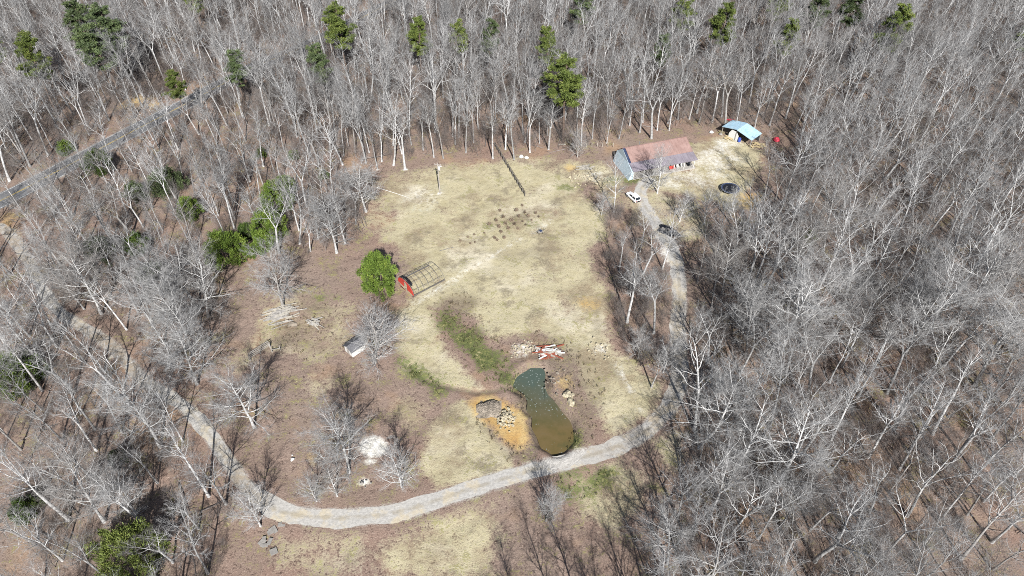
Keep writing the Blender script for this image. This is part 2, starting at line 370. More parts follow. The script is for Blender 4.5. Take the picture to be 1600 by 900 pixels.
# pale sand and gravel
ell('pale', 584, 697, 20, 13, 2, 1.7); ell('pale', 578, 720, 9, 4, 1, .8); ell('pale', 660, 306, 34, 20, 8, .36); ell('pale', 570, 752, 8, 5, 1, .75); ell('pale', 610, 683, 7, 4, 1, .7)
poly('pale', [(1020,362),(1036,366),(1050,396),(1056,420),(1040,412)], 2, .7); ell('pale', 818, 545, 18, 12, 3, .62); ell('pale', 940, 545, 14, 14, 3, .42); ell('pale', 1138, 222, 26, 10, 3, .45); poly('pale', [(1085,232),(1130,216),(1170,250),(1120,290),(1060,300),(1020,290)], 5, .40)
stroke('pale', [(640,480),(700,441),(770,398),(862,345)], 2.0, 2.4, .40); stroke('gravel', [(1036,366),(1015,335),(1001,306),(1008,288)], 6, 3, .6); ell('pale', 687, 302, 4, 2, .6, .9); ell('pale', 590, 264, 3, 1.5, .6, .8); ell('pale', 633, 264, 4, 2, .6, .8); ell('pale', 930, 275, 16, 9, 3, .55)
stroke('pale', [(960,560),(975,590),(1000,640)], 1.5, 2, .45)
for (cx, cy) in ((213,590),(235,600),(180,553),(252,612),(305,655),(150,520)): ell('pale', cx, cy, 9, 6, 2, .6)
ddrive, droad = dline(Q, drive), dline(Q, road)
A['gravel'] = np.clip(.5 + (1.35 - .4 * (Q[:, 0] < -38) - ddrive) / 1.6, 0, 1)
A['gravel'] = np.maximum(A['gravel'], .62 * np.clip(.5 + (3.6 - droad) / 2, 0, 1))
Z = rng.normal(0, .035, len(Q)) + .10 * np.sin(Q[:, 0] * .55 + 1.3 * np.sin(Q[:, 1] * .31)) * np.sin(Q[:, 1] * .47 + .7 * np.sin(Q[:, 0] * .23))
Z -= .16
flat = np.clip(np.minimum(ddrive - 2.6, droad - 4.6) / 2.5, 0, 1); Z *= flat
ps = np.full(len(Q), -50.0); ii = near(pond, 8); ps[ii] = sdf(Q[ii], pond_s)
t_ = np.clip((ps + 1.75) / 2.2, 0, 1); Z -= 1.3 * t_ * t_ * (3 - 2 * t_)
ii = np.where((ps > -4) & (ps < -.6))[0]; Z[ii] += .30 * np.clip(1 - np.abs(ps[ii] + 2) / 1.6, 0, 1)
ditch = PW([(632,566),(662,592),(700,604),(745,612),(800,606)]); ii = near(ditch, 3); Z[ii] -= .35 * np.clip(1 - dline(Q[ii], ditch) / .8, 0, 1)
A['soil'] = np.maximum(A['soil'], np.clip((ps + 2.2) / 2, 0, 1) * .8)
far = (np.abs(Q[:, 0]) > 220) | (Q[:, 1] < 15) | (Q[:, 1] > 295); Z[far] = 0
nx, ny = len(xs), len(ys)
idx = np.arange(nx * ny).reshape(ny, nx)
fq = np.stack([idx[:-1, :-1], idx[:-1, 1:], idx[1:, 1:], idx[1:, :-1]], -1).reshape(-1, 4)
me = bpy.data.meshes.new('ground'); me.vertices.add(len(Q)); me.vertices.foreach_set('co', np.column_stack([Q, Z]).astype(np.float32).ravel())
me.loops.add(fq.size); me.loops.foreach_set('vertex_index', fq.astype(np.int32).ravel()); me.polygons.add(len(fq)); me.polygons.foreach_set('loop_start', np.arange(0, fq.size, 4, dtype=np.int32))
me.polygons.foreach_set('use_smooth', np.ones(len(fq), bool)); me.update(calc_edges=True)
for k, v in A.items(): me.attributes.new(k, 'FLOAT', 'POINT').data.foreach_set('value', v.astype(np.float32))
me.materials.append(M['ground'])
tag(link('ground', me), 'forest floor of red brown leaves with straw coloured clearing', kind='structure')

def ribbon(name, line, w, z, mat, jag=0.0, ncross=8, worn=None):
    n = len(line); d = np.gradient(line, axis=0); d /= np.linalg.norm(d, axis=1)[:, None]; nrm = np.column_stack([-d[:, 1], d[:, 0]])
    V = []; ac = []
    sm_ = lambda: np.convolve(rng.normal(0, 1, n + 8), np.ones(4) / 2, 'same')[4:-4] * jag
    jl, jr = sm_(), sm_()
    for i in range(n):
        for k in range(ncross + 1):
            t = k / ncross; e_ = 2 * t - 1; off = e_ * ((w[i] if hasattr(w, '__len__') else w) / 2 + (jl[i] if e_ < 0 else jr[i]))
            V.append((line[i][0] + nrm[i][0] * off, line[i][1] + nrm[i][1] * off, z)); ac.append(t)
    Fc = [(i * (ncross + 1) + k, i * (ncross + 1) + k + 1, (i + 1) * (ncross + 1) + k + 1, (i + 1) * (ncross + 1) + k) for i in range(n - 1) for k in range(ncross)]
    m_ = bpy.data.meshes.new(name); m_.from_pydata(V, [], Fc); m_.materials.append(mat)
    m_.attributes.new('across', 'FLOAT', 'POINT').data.foreach_set('value', np.array(ac, np.float32))
    if worn is not None: m_.attributes.new('worn', 'FLOAT', 'POINT').data.foreach_set('value', np.repeat(worn, ncross + 1).astype(np.float32))
    return tag(link(name, m_), kind='structure')
pxd = np.array([proj(p[0], p[1], 0)[:2] for p in drive])
worn = np.maximum(.35 * np.clip((pxd[:, 0] - 900) / 40, 0, 1) * np.clip((pxd[:, 1] - 430) / 60, 0, 1), .9 * np.clip((430 - pxd[:, 0]) / 40, 0, 1) * np.clip(.5 + .8 * np.sin(np.arange(len(drive)) * .09), 0, 1))
wd = 2.9 - .75 * np.clip((415 - pxd[:, 0]) / 40, 0, 1)
tag(ribbon('gravel_driveway', drive, wd, .012, M['gravel'], .17, 10, worn), 'pale gravel driveway curving round the clearing')
tag(ribbon('paved_road', road, 6.4, .012, M['asphalt'], .06, 4), 'grey paved road through the trees')
def offset(line, o):
    d = np.gradient(line, axis=0); d /= np.linalg.norm(d, axis=1)[:, None]; return line + np.column_stack([-d[:, 1], d[:, 0]]) * o
for o_, m_ in ((.14, 'yellow'), (-.14, 'yellow'), (2.95, 'linewhite'), (-2.95, 'linewhite')):
    ribbon('road_marking', offset(road, o_), .14, .016, M[m_], 0, 1)
# pond surface
mb = MB(); c0 = pond_s.mean(0)
wp = [c0 + (p - c0) * 1.12 for p in pond_s]; g_ = []
rings = 10
for r_ in range(1, rings + 1):
    for p in wp: q = c0 + (p - c0) * r_ / rings; g_.append((q[0], q[1], -.62))
g_.append((c0[0], c0[1], -.62)); n = len(wp)
fc = [((r_ - 1) * n + i, (r_ - 1) * n + (i + 1) % n, r_ * n + (i + 1) % n, r_ * n + i) for r_ in range(1, rings) for i in range(n)] + [(rings * n, i, (i + 1) % n) for i in range(n)]
me = bpy.data.meshes.new('pond_water'); me.from_pydata(g_, [], fc); me.materials.append(M['water'])
al = np.array([proj(*p)[1] for p in g_]); me.attributes.new('algae', 'FLOAT', 'POINT').data.foreach_set('value', np.clip((672 - al) / 85, 0, 1).astype(np.float32))
tag(link('pond_water', me), 'murky green brown pond with pale specks at its narrow end', kind='structure')

# ------------------------------------------------------------------ bare trees
def rdir(d, ang, az):
    d = d.normalized(); u = d.orthogonal().normalized(); w = d.cross(u)
    return (d * math.cos(ang) + (u * math.cos(az) + w * math.sin(az)) * math.sin(ang)).normalized()
SEG = [9, 6, 4, 2, 1]; SIDE = [7, 5, 3, 3, 3]
def grow(out, p, d, L, r, lvl, P, rnd):
    if lvl == P['maxlvl']:
        out[2].append((p.x, p.y, p.z, d.x, d.y, d.z, L, r)); return
    n = SEG[lvl]; pts = [p.copy()]; dirs = [d.copy()]
    rt = max(P['rmin'], r * (.16 if lvl == 0 else .3))
    rad = [r]; step = L / n
    for i in range(n):
        wv = P['wander'][lvl]
        d = (d + Vector((rnd.gauss(0, wv), rnd.gauss(0, wv), rnd.gauss(0, wv) + P['up'][lvl]))).normalized()
        p = p + d * step; pts.append(p.copy()); dirs.append(d.copy()); rad.append(r + (rt - r) * ((i + 1) / n) ** .8)
    if lvl == 0: rad[0] = r * 1.45
    out[0 if lvl <= 1 else 1].tube(pts, rad, SIDE[lvl], 0 if lvl <= 2 else 1)
    nb = P['n'][lvl]; nb = nb if lvl == 0 else max(2, int(nb * rnd.uniform(.7, 1.3)))
    t0 = P['t0'][lvl]; az = rnd.uniform(0, 6.28)
    for k in range(nb):
        t = t0 + (1 - t0) * (k + rnd.random()) / nb; t = min(t, .985)
        f = t * n; i = min(int(f), n - 1); q = pts[i].lerp(pts[i + 1], f - i)
        rr = rad[i] + (rad[i + 1] - rad[i]) * (f - i)
        az += 2.4 + rnd.gauss(0, .35)
        s = (t - t0) / (1 - t0)
        l2 = L * P['ratio'][lvl] * (1 - P['fall'][lvl] * s) * rnd.uniform(.7, 1.2)
        if lvl == 0 and s < .15: l2 *= rnd.uniform(.5, 1)
        a = R(P['ang'][lvl]) * rnd.uniform(.75, 1.25) * (1 - .25 * s)
        grow(out, q, rdir(dirs[i], a, az), l2, min(rr * .72, P['rad'][lvl + 1]) * rnd.uniform(.75, 1.1), lvl + 1, P, rnd)
def tree_meshes(kind, seed):
    rnd = random.Random(seed)
    B = dict(maxlvl=4, rmin=.006, wander=(.035, .10, .16, .22, .2), up=(.02, .07, .04, .02, 0), fall=(.55, .45, .4, .3))
    if kind == 'tall':
        h = 18; B.update(n=(17, 9, 8, 5), t0=(.40, .2, .15, .1), ratio=(.33, .48, .46, .62), ang=(40, 44, 46, 46), rad=(rnd.uniform(.15, .22), .070, .030, .012, .0075))
    elif kind == 'mid':
        h = 18; B.update(n=(18, 10, 8, 5), t0=(.30, .2, .15, .1), ratio=(.38, .46, .45, .6), ang=(48, 46, 46, 46), rad=(rnd.uniform(.18, .25), .085, .036, .013, .0078))
    elif kind == 'open':
        h = 18; B.update(n=(26, 14, 10, 7), t0=(.18, .16, .15, .1), ratio=(.50, .46, .44, .6), ang=(60, 48, 48, 46), rad=(.25, .10, .045, .016, .010), wander=(.05, .13, .2, .24, .2))
    elif kind == 'small':
        h = 18; B.update(n=(26, 13, 9, 6), t0=(.08, .15, .15, .1), ratio=(.52, .46, .44, .5), ang=(46, 44, 44, 45), rad=(.24, .12, .05, .024, .016), up=(.02, .10, .06, .03, 0))
    elif kind == 'gnarl':
        h = 18; B.update(n=(12, 8, 6, 5), t0=(.40, .22, .2, .15), ratio=(.42, .48, .48, .55), ang=(48, 52, 50, 46), rad=(.24, .12, .055, .019, .009), wander=(.06, .19, .25, .26, .2))
    elif kind == 'sapling':
        h = 6; B.update(maxlvl=3, n=(14, 9, 6), t0=(.15, .15, .15), ratio=(.48, .5, .5), ang=(40, 44, 46), rad=(.05, .026, .016, .011), fall=(.5, .4, .3))
    out = (MB(), MB(), [])
    d0 = Vector((rnd.gauss(0, .05), rnd.gauss(0, .05), 1)).normalized()
    if kind in ('tall', 'mid', 'gnarl') and rnd.random() < .55:      # forked above a clear bole
        hb = h * rnd.uniform(.42, .58); pts = [Vector((0, 0, -.3))]; rr = [B['rad'][0] * 1.4]; d = d0.copy(); n = 6
        for i in range(n):
            d = (d + Vector((rnd.gauss(0, .03), rnd.gauss(0, .03), .02))).normalized(); pts.append(pts[-1] + d * hb / n); rr.append(B['rad'][0] * (1 - .3 * (i + 1) / n))
        out[0].tube(pts, rr, 7, 0, False)
        B2 = dict(B); B2['t0'] = (.12,) + B['t0'][1:]; B2['n'] = (max(6, int(B['n'][0] * .62)),) + B['n'][1:]; B2['ratio'] = (B['ratio'][0] * 1.5,) + B['ratio'][1:]
        a0 = rnd.uniform(0, 6.28)
        for k in range(2):
            grow(out, pts[-1] - d * .1, rdir(d, R(rnd.uniform(9, 22)), a0 + math.pi * k), (h - hb) * rnd.uniform(.85, 1.05), rr[-1] * .72, 0, B2, rnd)
    else:
        grow(out, Vector((0, 0, -.3)), d0, h, B['rad'][0], 0, B, rnd)
    # the last twigs: slim three sided spikes, two kinked pieces
    A_ = np.array(out[2]); n = len(A_); g = np.random.default_rng(seed); c = out[1]
    p, d, L, r_ = A_[:, :3], A_[:, 3:6], A_[:, 6:7], A_[:, 7:8]
    u = np.cross(d, g.normal(size=(n, 3))); u /= np.linalg.norm(u, axis=1)[:, None]; w = np.cross(d, u)
    a1 = p + u * r_; a2 = p + (-.5 * u + .866 * w) * r_; a3 = p + (-.5 * u - .866 * w) * r_
    tip = p + d * L + g.normal(0, .12, (n, 3)) * L; tip[:, 2] += .08 * L[:, 0]
    k = len(c.v); c.v += np.stack([a1, a2, a3, tip], 1).reshape(-1, 3).tolist()
    b = k + np.arange(n)[:, None] * 4; c.f += np.stack([np.concatenate([b, b + 1, b + 3], 1), np.concatenate([b + 1, b + 2, b + 3], 1), np.concatenate([b + 2, b, b + 3], 1)], 1).reshape(-1, 3).tolist(); c.m += [1] * (3 * n)
    return out[0], out[1]
KINDS = [('tall', 1), ('tall', 2), ('tall', 3), ('tall', 4), ('tall', 5), ('mid', 6), ('mid', 7), ('mid', 8), ('open', 9), ('open', 10), ('open', 11), ('small', 12), ('small', 13), ('gnarl', 14), ('gnarl', 15), ('gnarl', 16)]
VAR = []; HID = bpy.data.collections.new('forest_stock'); BR = bpy.data.collections.new('brush_stock')
for i, (k, sd) in enumerate(KINDS):
    t, c = tree_meshes(k, sd)
    VAR.append((k, t.mesh('bare_tree_trunk', M['bark_white' if k in ('open', 'small', 'gnarl') else 'bark'], True), c.mesh('bare_tree_crown', [M['bark_white' if k in ('open', 'small', 'gnarl') else 'bark'], M['twig_pale' if k in ('open', 'small') else 'twig']], True)))
    if k in ('tall', 'mid', 'gnarl'):
        j = MB(); j.v = t.v + c.v; o_ = len(t.v); j.f = t.f + [tuple(a + o_ for a in f) for f in c.f]; j.m = t.m + c.m
        HID.objects.link(bpy.data.objects.new('stock_%02d' % i, j.mesh('stock', [M['bark'], M['twig']], True)))
NSTOCK = len(HID.objects)
for i in range(4):
    j = MB()
    for q in range(3):
        t, c = tree_meshes('sapling', 40 + i * 5 + q); o_ = len(j.v); dx, dy = random.uniform(-1, 1), random.uniform(-1, 1)
        for mbx in (t, c):
            o_ = len(j.v); j.v += [(x + dx, y + dy, z) for x, y, z in mbx.v]; j.f += [tuple(a + o_ for a in f) for f in mbx.f]; j.m += [0] * len(mbx.f)
    BR.objects.link(bpy.data.objects.new('brush_%02d' % i, j.mesh('brush', M['brush'], True)))
def bare_tree(x, y, h, kind, label, group=None, wide=1.0):
    ks = [v for v in VAR if v[0] == kind]; k, tm, cm = random.choice(ks)
    r = thing('bare_tree', label, 'tree', (x, y, -.12), random.uniform(0, 6.28), group)
    s = h / 18.6; r.scale = (s * wide, s * wide, s)
    r.rotation_euler[0] = random.gauss(0, .035); r.rotation_euler[1] = random.gauss(0, .035)
    link('trunk', tm, r); link('crown', cm, r)
    return r
def scatter(name, pts, coll, ncoll, scales, label, lean=.04):
    n = len(pts); me = bpy.data.meshes.new(name); me.vertices.add(n); me.vertices.foreach_set('co', np.column_stack([pts, np.full(n, -.1)]).astype(np.float32).ravel())
    me.attributes.new('pick', 'INT', 'POINT').data.foreach_set('value', rng.integers(0, ncoll, n).astype(np.int32))
    me.attributes.new('turn', 'FLOAT_VECTOR', 'POINT').data.foreach_set('vector', np.column_stack([rng.normal(0, lean, n), rng.normal(0, lean, n), rng.uniform(0, 6.28, n)]).astype(np.float32).ravel())
    me.attributes.new('size', 'FLOAT_VECTOR', 'POINT').data.foreach_set('vector', np.asarray(scales, np.float32).ravel())
    o = link(name, me); g = bpy.data.node_groups.new(name, 'GeometryNodeTree')
    g.interface.new_socket('Geometry', in_out='INPUT', socket_type='NodeSocketGeometry'); g.interface.new_socket('Geometry', in_out='OUTPUT', socket_type='NodeSocketGeometry')
    N, L = g.nodes, g.links; gi, go = N.new('NodeGroupInput'), N.new('NodeGroupOutput')
    ip = N.new('GeometryNodeInstanceOnPoints'); ci = N.new('GeometryNodeCollectionInfo'); ci.inputs['Collection'].default_value = coll; ci.inputs['Separate Children'].default_value = True; ci.inputs['Reset Children'].default_value = True
    ip.inputs['Pick Instance'].default_value = True
    def na(nm, t): q = N.new('GeometryNodeInputNamedAttribute'); q.data_type = t; q.inputs['Name'].default_value = nm; return q.outputs['Attribute']
    L.new(gi.outputs[0], ip.inputs['Points']); L.new(ci.outputs[0], ip.inputs['Instance']); L.new(na('pick', 'INT'), ip.inputs['Instance Index'])
    L.new(na('turn', 'FLOAT_VECTOR'), ip.inputs['Rotation']); L.new(na('size', 'FLOAT_VECTOR'), ip.inputs['Scale']); L.new(ip.outputs[0], go.inputs[0])
    md = o.modifiers.new('scatter', 'NODES'); md.node_group = g
    return tag(o, label, None, None, 'stuff')

# single trees one can point at: (pixel x, pixel y of the foot, kind, height, label)
TREES = [
 (498,255,'mid',15,'slim bare tree alone on red leaves, upper left of the clearing'),
 (537,243,'tall',17,'tall bare tree just behind the gnarled pale tree at the clearing corner'),
 (555,238,'tall',18,'bare tree right of the one behind the gnarled tree at clearing corner'),
 (520,208,'tall',18,'tall straight bare tree deep behind the clearing corner, left of the row'),
 (577,238,'tall',17,'bare tree at the left end of the row along the north edge'),
 (590,263,'tall',18,'bare tree with yellow sawdust ring at its foot, north edge of clearing'),
 (615,257,'gnarl',17,'bare tree with wide forked arms, second left of the utility pole row'),
 (633,263,'gnarl',18,'thick white bare tree standing furthest into the grass left of the pole'),
 (678,245,'tall',19,'tall bare tree directly behind the utility pole'),
 (693,247,'tall',18,'thin bare tree just right of the utility pole'),
 (707,212,'tall',19,'slender bare tree well behind the utility pole among dark trunks'),
 (717,213,'tall',20,'very straight bare trunk behind the utility pole, right of the slender one'),
 (728,238,'tall',17,'bare tree midway between the utility pole and the rail fence'),
 (740,222,'tall',19,'bare tree set back between the utility pole and the rail fence'),
 (770,247,'mid',17,'spreading white bare tree at the top end of the rail fence'),
 (803,248,'tall',17,'bare tree just right of the rail fence and left of the white sacks'),
 (820,222,'tall',20,'tall bare tree behind the white sacks on the forest edge'),
 (828,237,'tall',18,'bare tree right behind the white sacks on the red leaves'),
 (857,233,'mid',17,'bare tree between the white sacks and the pale plank'),
 (878,213,'tall',19,'bare tree standing behind the pale plank on the forest edge'),
 (902,245,'small',8,'low brown twiggy tree with a pale stump foot at the clearing edge'),
 (908,226,'tall',18,'tall bare tree behind the low twiggy tree on the forest edge'),
 (948,223,'tall',15,'bare tree left of the house beside its back corner'),
 (1018,216,'gnarl',20,'big white tree with crooked arms rising right behind the red roofed house'),
 (1027,203,'tall',15,'thin bare tree behind the big white tree at the house'),
 (1043,192,'tall',17,'bare tree in the woods behind the right half of the house'),
 (1077,185,'mid',18,'pale bare tree behind the right end of the house'),
 (1060,157,'gnarl',20,'stout white bare tree deep in the woods behind the house'),
 (1113,190,'mid',19,'leaning white tree left of the blue roofed shed'),
 (1133,197,'gnarl',21,'large white tree touching the left corner of the blue roofed shed'),
 (1180,190,'tall',17,'bare tree behind the right corner of the blue roofed shed'),
 (572,330,'open',14,'gnarled pale tree with dense twigs at the upper left clearing corner'),
 (526,394,'open',15,'broad bushy bare tree on red leaves left of the round evergreen'),
 (485,392,'mid',11,'small thin bare tree left of the broad bushy bare tree'),
 (497,372,'mid',15,'bare tree with pale head behind the small thin tree'),
 (407,360,'gnarl',15,'crooked white tree between the two bright green shrubs'),
 (442,477,'open',15,'wide bare tree with arching white limbs above the large lumber pile'),
 (341,336,'tall',13,'thin bare tree beside the twin white trunk, left woods'),
 (361,340,'mid',18,'tall twin trunked white tree behind the bright green shrubs'),
 (366,341,'tall',18,'right hand stem close beside the tall twin trunked white tree'),
 (390,283,'mid',18,'bare tree above and right of the twin trunked white tree'),
 (415,298,'tall',15,'slim bare tree left of the green thicket top'),
 (441,292,'tall',15,'pale bare tree at the top of the green thicket'),
 (310,483,'mid',20,'tall white tree with long straight trunk in the left woods beside bright shrub'),
 (237,503,'open',14,'white tree with drooping arms on red leaves left of the tall trunk'),
 (17,505,'mid',13,'bare tree at the left picture edge below the paved road'),
 (82,512,'mid',15,'bare tree leaning over the gravel drive near the paved road'),
 (132,483,'mid',13,'bare tree beside the upper gravel drive with dark trunk shadow'),
 (137,380,'tall',17,'slim bare tree on red leaves below the paved road'),
 (206,368,'mid',17,'broad topped bare tree among the dark green shrubs below the road'),
 (272,328,'tall',16,'straight bare trunk above the dark green shrubs in the left woods'),
 (308,600,'open',15,'pale forked tree at the bend above the left gravel drive'),
 (268,572,'open',11,'smaller bare tree just left of the pale forked tree by the drive'),
 (192,622,'mid',17,'long limbed bare tree below the sandy drive at left'),
 (116,612,'mid',17,'bare tree in front of the green shrub at the left edge'),
 (150,703,'mid',14,'bare leaning tree in the lower left woods above the small one'),
 (107,812,'mid',18,'large white leaning tree in the lower left corner woods'),
 (250,697,'open',16.5,'white tree with ragged drooping limbs left of the lower drive'),
 (152,787,'gnarl',13,'thin crooked tree right of the large leaning white one, lower left'),
 (213,802,'open',11,'small spreading tree just above the yellow green evergreen, lower left'),
 (57,850,'mid',14,'bare tree nearest the bottom left corner'),
 (353,787,'mid',15,'white tree with level limbs beside the lower drive on red leaves'),
 (397,667,'open',14.5,'low white tree with wide open arms on the slope left of the clearing'),
 (407,822,'small',10,'bushy bare tree at the lower end of the gravel bend'),
 (545,737,'open',15,'tallest of three pale bushy trees left of the white sand patch'),
 (527,775,'small',8,'lowest of three pale bushy trees left of the white sand patch'),
 (495,783,'small',7,'leftmost of three pale bushy trees above the gravel bend'),
 (628,760,'small',11,'upright bushy white tree just right of the white sand patch'),
 (585,565,'small',14,'wide twiggy bare tree overhanging the small white shed'),
 (853,813,'small',9,'round headed bare tree just below the driveway and pond'),
 (1093,700,'open',17,'big white spreading tree beside the driveway bend'),
 (1188,686,'mid',14,'white bare tree right of the big spreading tree at the bend'),
 (1122,784,'small',12,'fan shaped bare tree below the big spreading tree at the bend'),
 (1043,880,'open',12,'pale bare tree at the bottom edge right of the driveway'),
 (1155,815,'mid',15,'tall bare tree in the lower right woods beside the fan shaped tree'),
 (1177,892,'mid',14,'white bare tree at the bottom edge of the right woods'),
 (980,503,'gnarl',17,'tall white tree nearest the grass left of the upper driveway'),
 (1022,520,'mid',19,'tall slender white tree leaning over the upper driveway'),
 (1005,428,'mid',15,'white tree on the leaves beside the sandy upper driveway'),
 (997,560,'small',8,'low spreading tree on the clearing edge below the tall white ones'),
 (1036,582,'small',9,'small hazy tree on the left verge of the driveway'),
 (1087,533,'small',8,'small round white tree on the right verge of the driveway'),
 (1174,528,'mid',17,'pale leaning tree in the woods right of the driveway'),
 (1196,598,'mid',16,'bare tree below the pale leaning tree right of the driveway'),
 (959,331,'mid',15,'slim bare tree on the leaves left of the white car'),
 (1035,420,'mid',15,'bare tree standing over the sandy drive below the dark tarp heap'),
 (1027,301,'small',12,'twiggy tree in front of the house, between it and the car'),
 (1100,350,'small',9,'grey hazy tree in the yard between tarp heap and trampoline'),
 (1141,336,'small',7,'small tree in front of the trampoline'),
 (1194,314,'tall',18,'tall bare tree right of the trampoline at the yard edge'),
 (1000,392,'mid',12,'thin bare tree on the leaves between the grass and the tarp heap'),
 (968,424,'tall',12,'slim bare tree at the grass edge above the tall white one'),
 (1012,474,'small',8,'low hazy tree between the two tall white trees by the upper drive'),
 (985,462,'small',8,'low twiggy tree left of the tall slender white tree'),
 (1018,604,'mid',11,'dark twigged tree at the grass corner above the drive bend'),
 (1106,566,'mid',15,'bare tree right of the small round white tree'),
 (1104,640,'open',13,'spreading bare tree above the big white one at the drive bend'),
 (1090,440,'mid',14,'bare tree on red leaves right of the sandy drive'),
 (1112,480,'tall',16,'slim bare tree behind the one right of the sandy drive'),
 (1062,345,'small',8,'small grey tree just above the tarp heap'),
 (1120,400,'mid',15,'bare tree at the woods edge below the yard'),
 (940,335,'small',7,'small dark tree on the leaves left of the slim one by the car'),
 (1203,346,'tall',17,'bare tree just below the tall one at the right yard edge'),
]
placed = []
for px, py, k, h, lb in TREES:
    p = at(px, py); bare_tree(p.x, p.y, h, k, lb, 'bare trees round the clearing', {'open': 1.4, 'small': 1.75 if h == 14 else 1.25, 'mid': 1.35 if px < 460 else 1.2, 'gnarl': 1.3}.get(k, 1.1)); placed.append((p.x, p.y))
# evergreen positions are needed before the woods are filled: (pixel foot, height, width, label)
PINES = [
 (205,132,24,9.5,'right hand one of three big dark pines in the upper left woods'),
 (166,122,23,9,'left hand one of three big dark pines in the upper left woods'),
 (190,158,23,9,'nearest of three big dark pines in the upper left woods'),
 (90,180,24,7,'leaning pine with long bare trunk, upper left woods'),
 (545,130,24,8,'bright green pine top beside the far road bend'),
 (512,168,20,6,'dark pine top below and left of the far road bend'),
 (387,172,18,6,'dull green pine left of the far road, mid left woods'),
 (292,190,15,5,'small yellowish pine just above the paved road'),
 (660,128,20,6,'pine top in the middle of the far woods, left of a pair'),
 (715,118,18,5,'thin pine right of the middle pine top'),
 (766,130,20,5,'narrow blue green pine with bare trunk in the far woods'),
 (855,150,21,6,'pine directly behind the nearer twin pine in the centre woods'),
 (880,222,24,9.5,'tall rounded bright pine nearest the clearing in the centre woods'),
 (899,80,20,7,'dark pine at the top edge of the centre woods'),
 (1053,90,20,7,'pine at the top edge behind the house'),
 (1025,140,18,5,'dusky pine deep behind the house'),
 (1113,115,22,7,'bright pine behind the leaning white trees right of the house'),
 (1210,128,19,6,'pine left of the far right woods, above the shed'),
 (1200,70,20,7,'pine touching the top edge above the shed'),
 (1258,80,20,7,'dark pine at the top edge in the right woods'),
 (1310,76,18,7,'pale green pine at the top edge, right of the dark pine'),
 (1365,135,24,8,'large yellow green pine in the far right woods'),
 (1580,125,19,7,'pine at the right picture edge in the far woods'),
 (1255,400,8,3,'small lone green pine low in the right woods'),
 (20,140,20,6,'pine top at the left picture edge in the upper woods'),
 (315,60,20,5,'thin faint pine near the top edge left of the road')]
SHRUBS = [  # foot pixel, height, width, leaf, label
 (596,462,11.8,7.3,'holly','dense round evergreen tree beside the hoop house frame'),
 (358,411,8.6,9.2,'holly','bright green dense shrub between the tall white trunk and the lumber'),
 (436,332,8.5,7.0,'holly','bright green upright shrub at the top of the thicket'),
 (426,372,8.2,7.5,'holly','green shrub in the middle of the thicket'),
 (405,362,3.5,4.0,'holly','low green shrub at the left of the thicket'),
 (400,398,2.6,4.0,'holly','low green bush right beside the bright dense shrub'),
 (446,316,7.0,6.0,'holly','bright upper shrub of the thicket behind the tallest one'),
 (450,299,4.2,4.5,'holly','topmost small shrub of the green thicket'),
 (414,390,5.0,5.0,'holly','ragged green shrub at the lower end of the thicket'),
 (387,372,4.0,4.2,'cedar','dark shrub between the bright dense shrub and the thicket'),
 (160,268,6.0,7.0,'cedar','dark green evergreen close below the paved road'),
 (165,408,6.5,6.0,'dusky','dark evergreen in the left woods below the road'),
 (215,392,4.0,6.0,'cedar','green evergreen half hidden behind white limbs, left woods'),
 (242,440,4.5,6.0,'dusky','dusky evergreen left of the tall white trunk'),
 (300,342,6.0,5.0,'holly','yellow green evergreen beside a dark tree shadow in the left woods'),
 (265,300,6.0,9.0,'dusky','grey green evergreen clump in the left woods'),
 (215,310,4.0,6.0,'dusky','low dusky evergreen below the road'),
 (26,604,7.0,9.5,'holly','bright evergreen at the left picture edge below the drive'),
 (55,590,4.0,6.0,'cedar','smaller evergreen right of the bright one at the left edge'),
 (218,888,9,10.5,'lime','yellow green evergreen at the bottom left'),
 (50,806,4.0,5.0,'cedar','low evergreen near the bottom left corner'),
 (188,722,2.5,3.0,'dusky','little dark evergreen in the lower left woods'),
 (506,278,2.2,2.4,'holly','little round evergreen bush on red leaves above the thicket'),
 (460,247,2.0,2.6,'holly','tiny yellowish bush on the leaves near the slim bare tree'),
 (410,243,2.0,2.6,'holly','tiny green bush in the woods above the thicket'),
 (105,240,3.5,4.0,'holly','small yellow green bush on the road verge')]
ever = [tuple(at(p[0], p[1])[:2]) for p in PINES] + [tuple(at(p[0], p[1])[:2]) for p in SHRUBS]

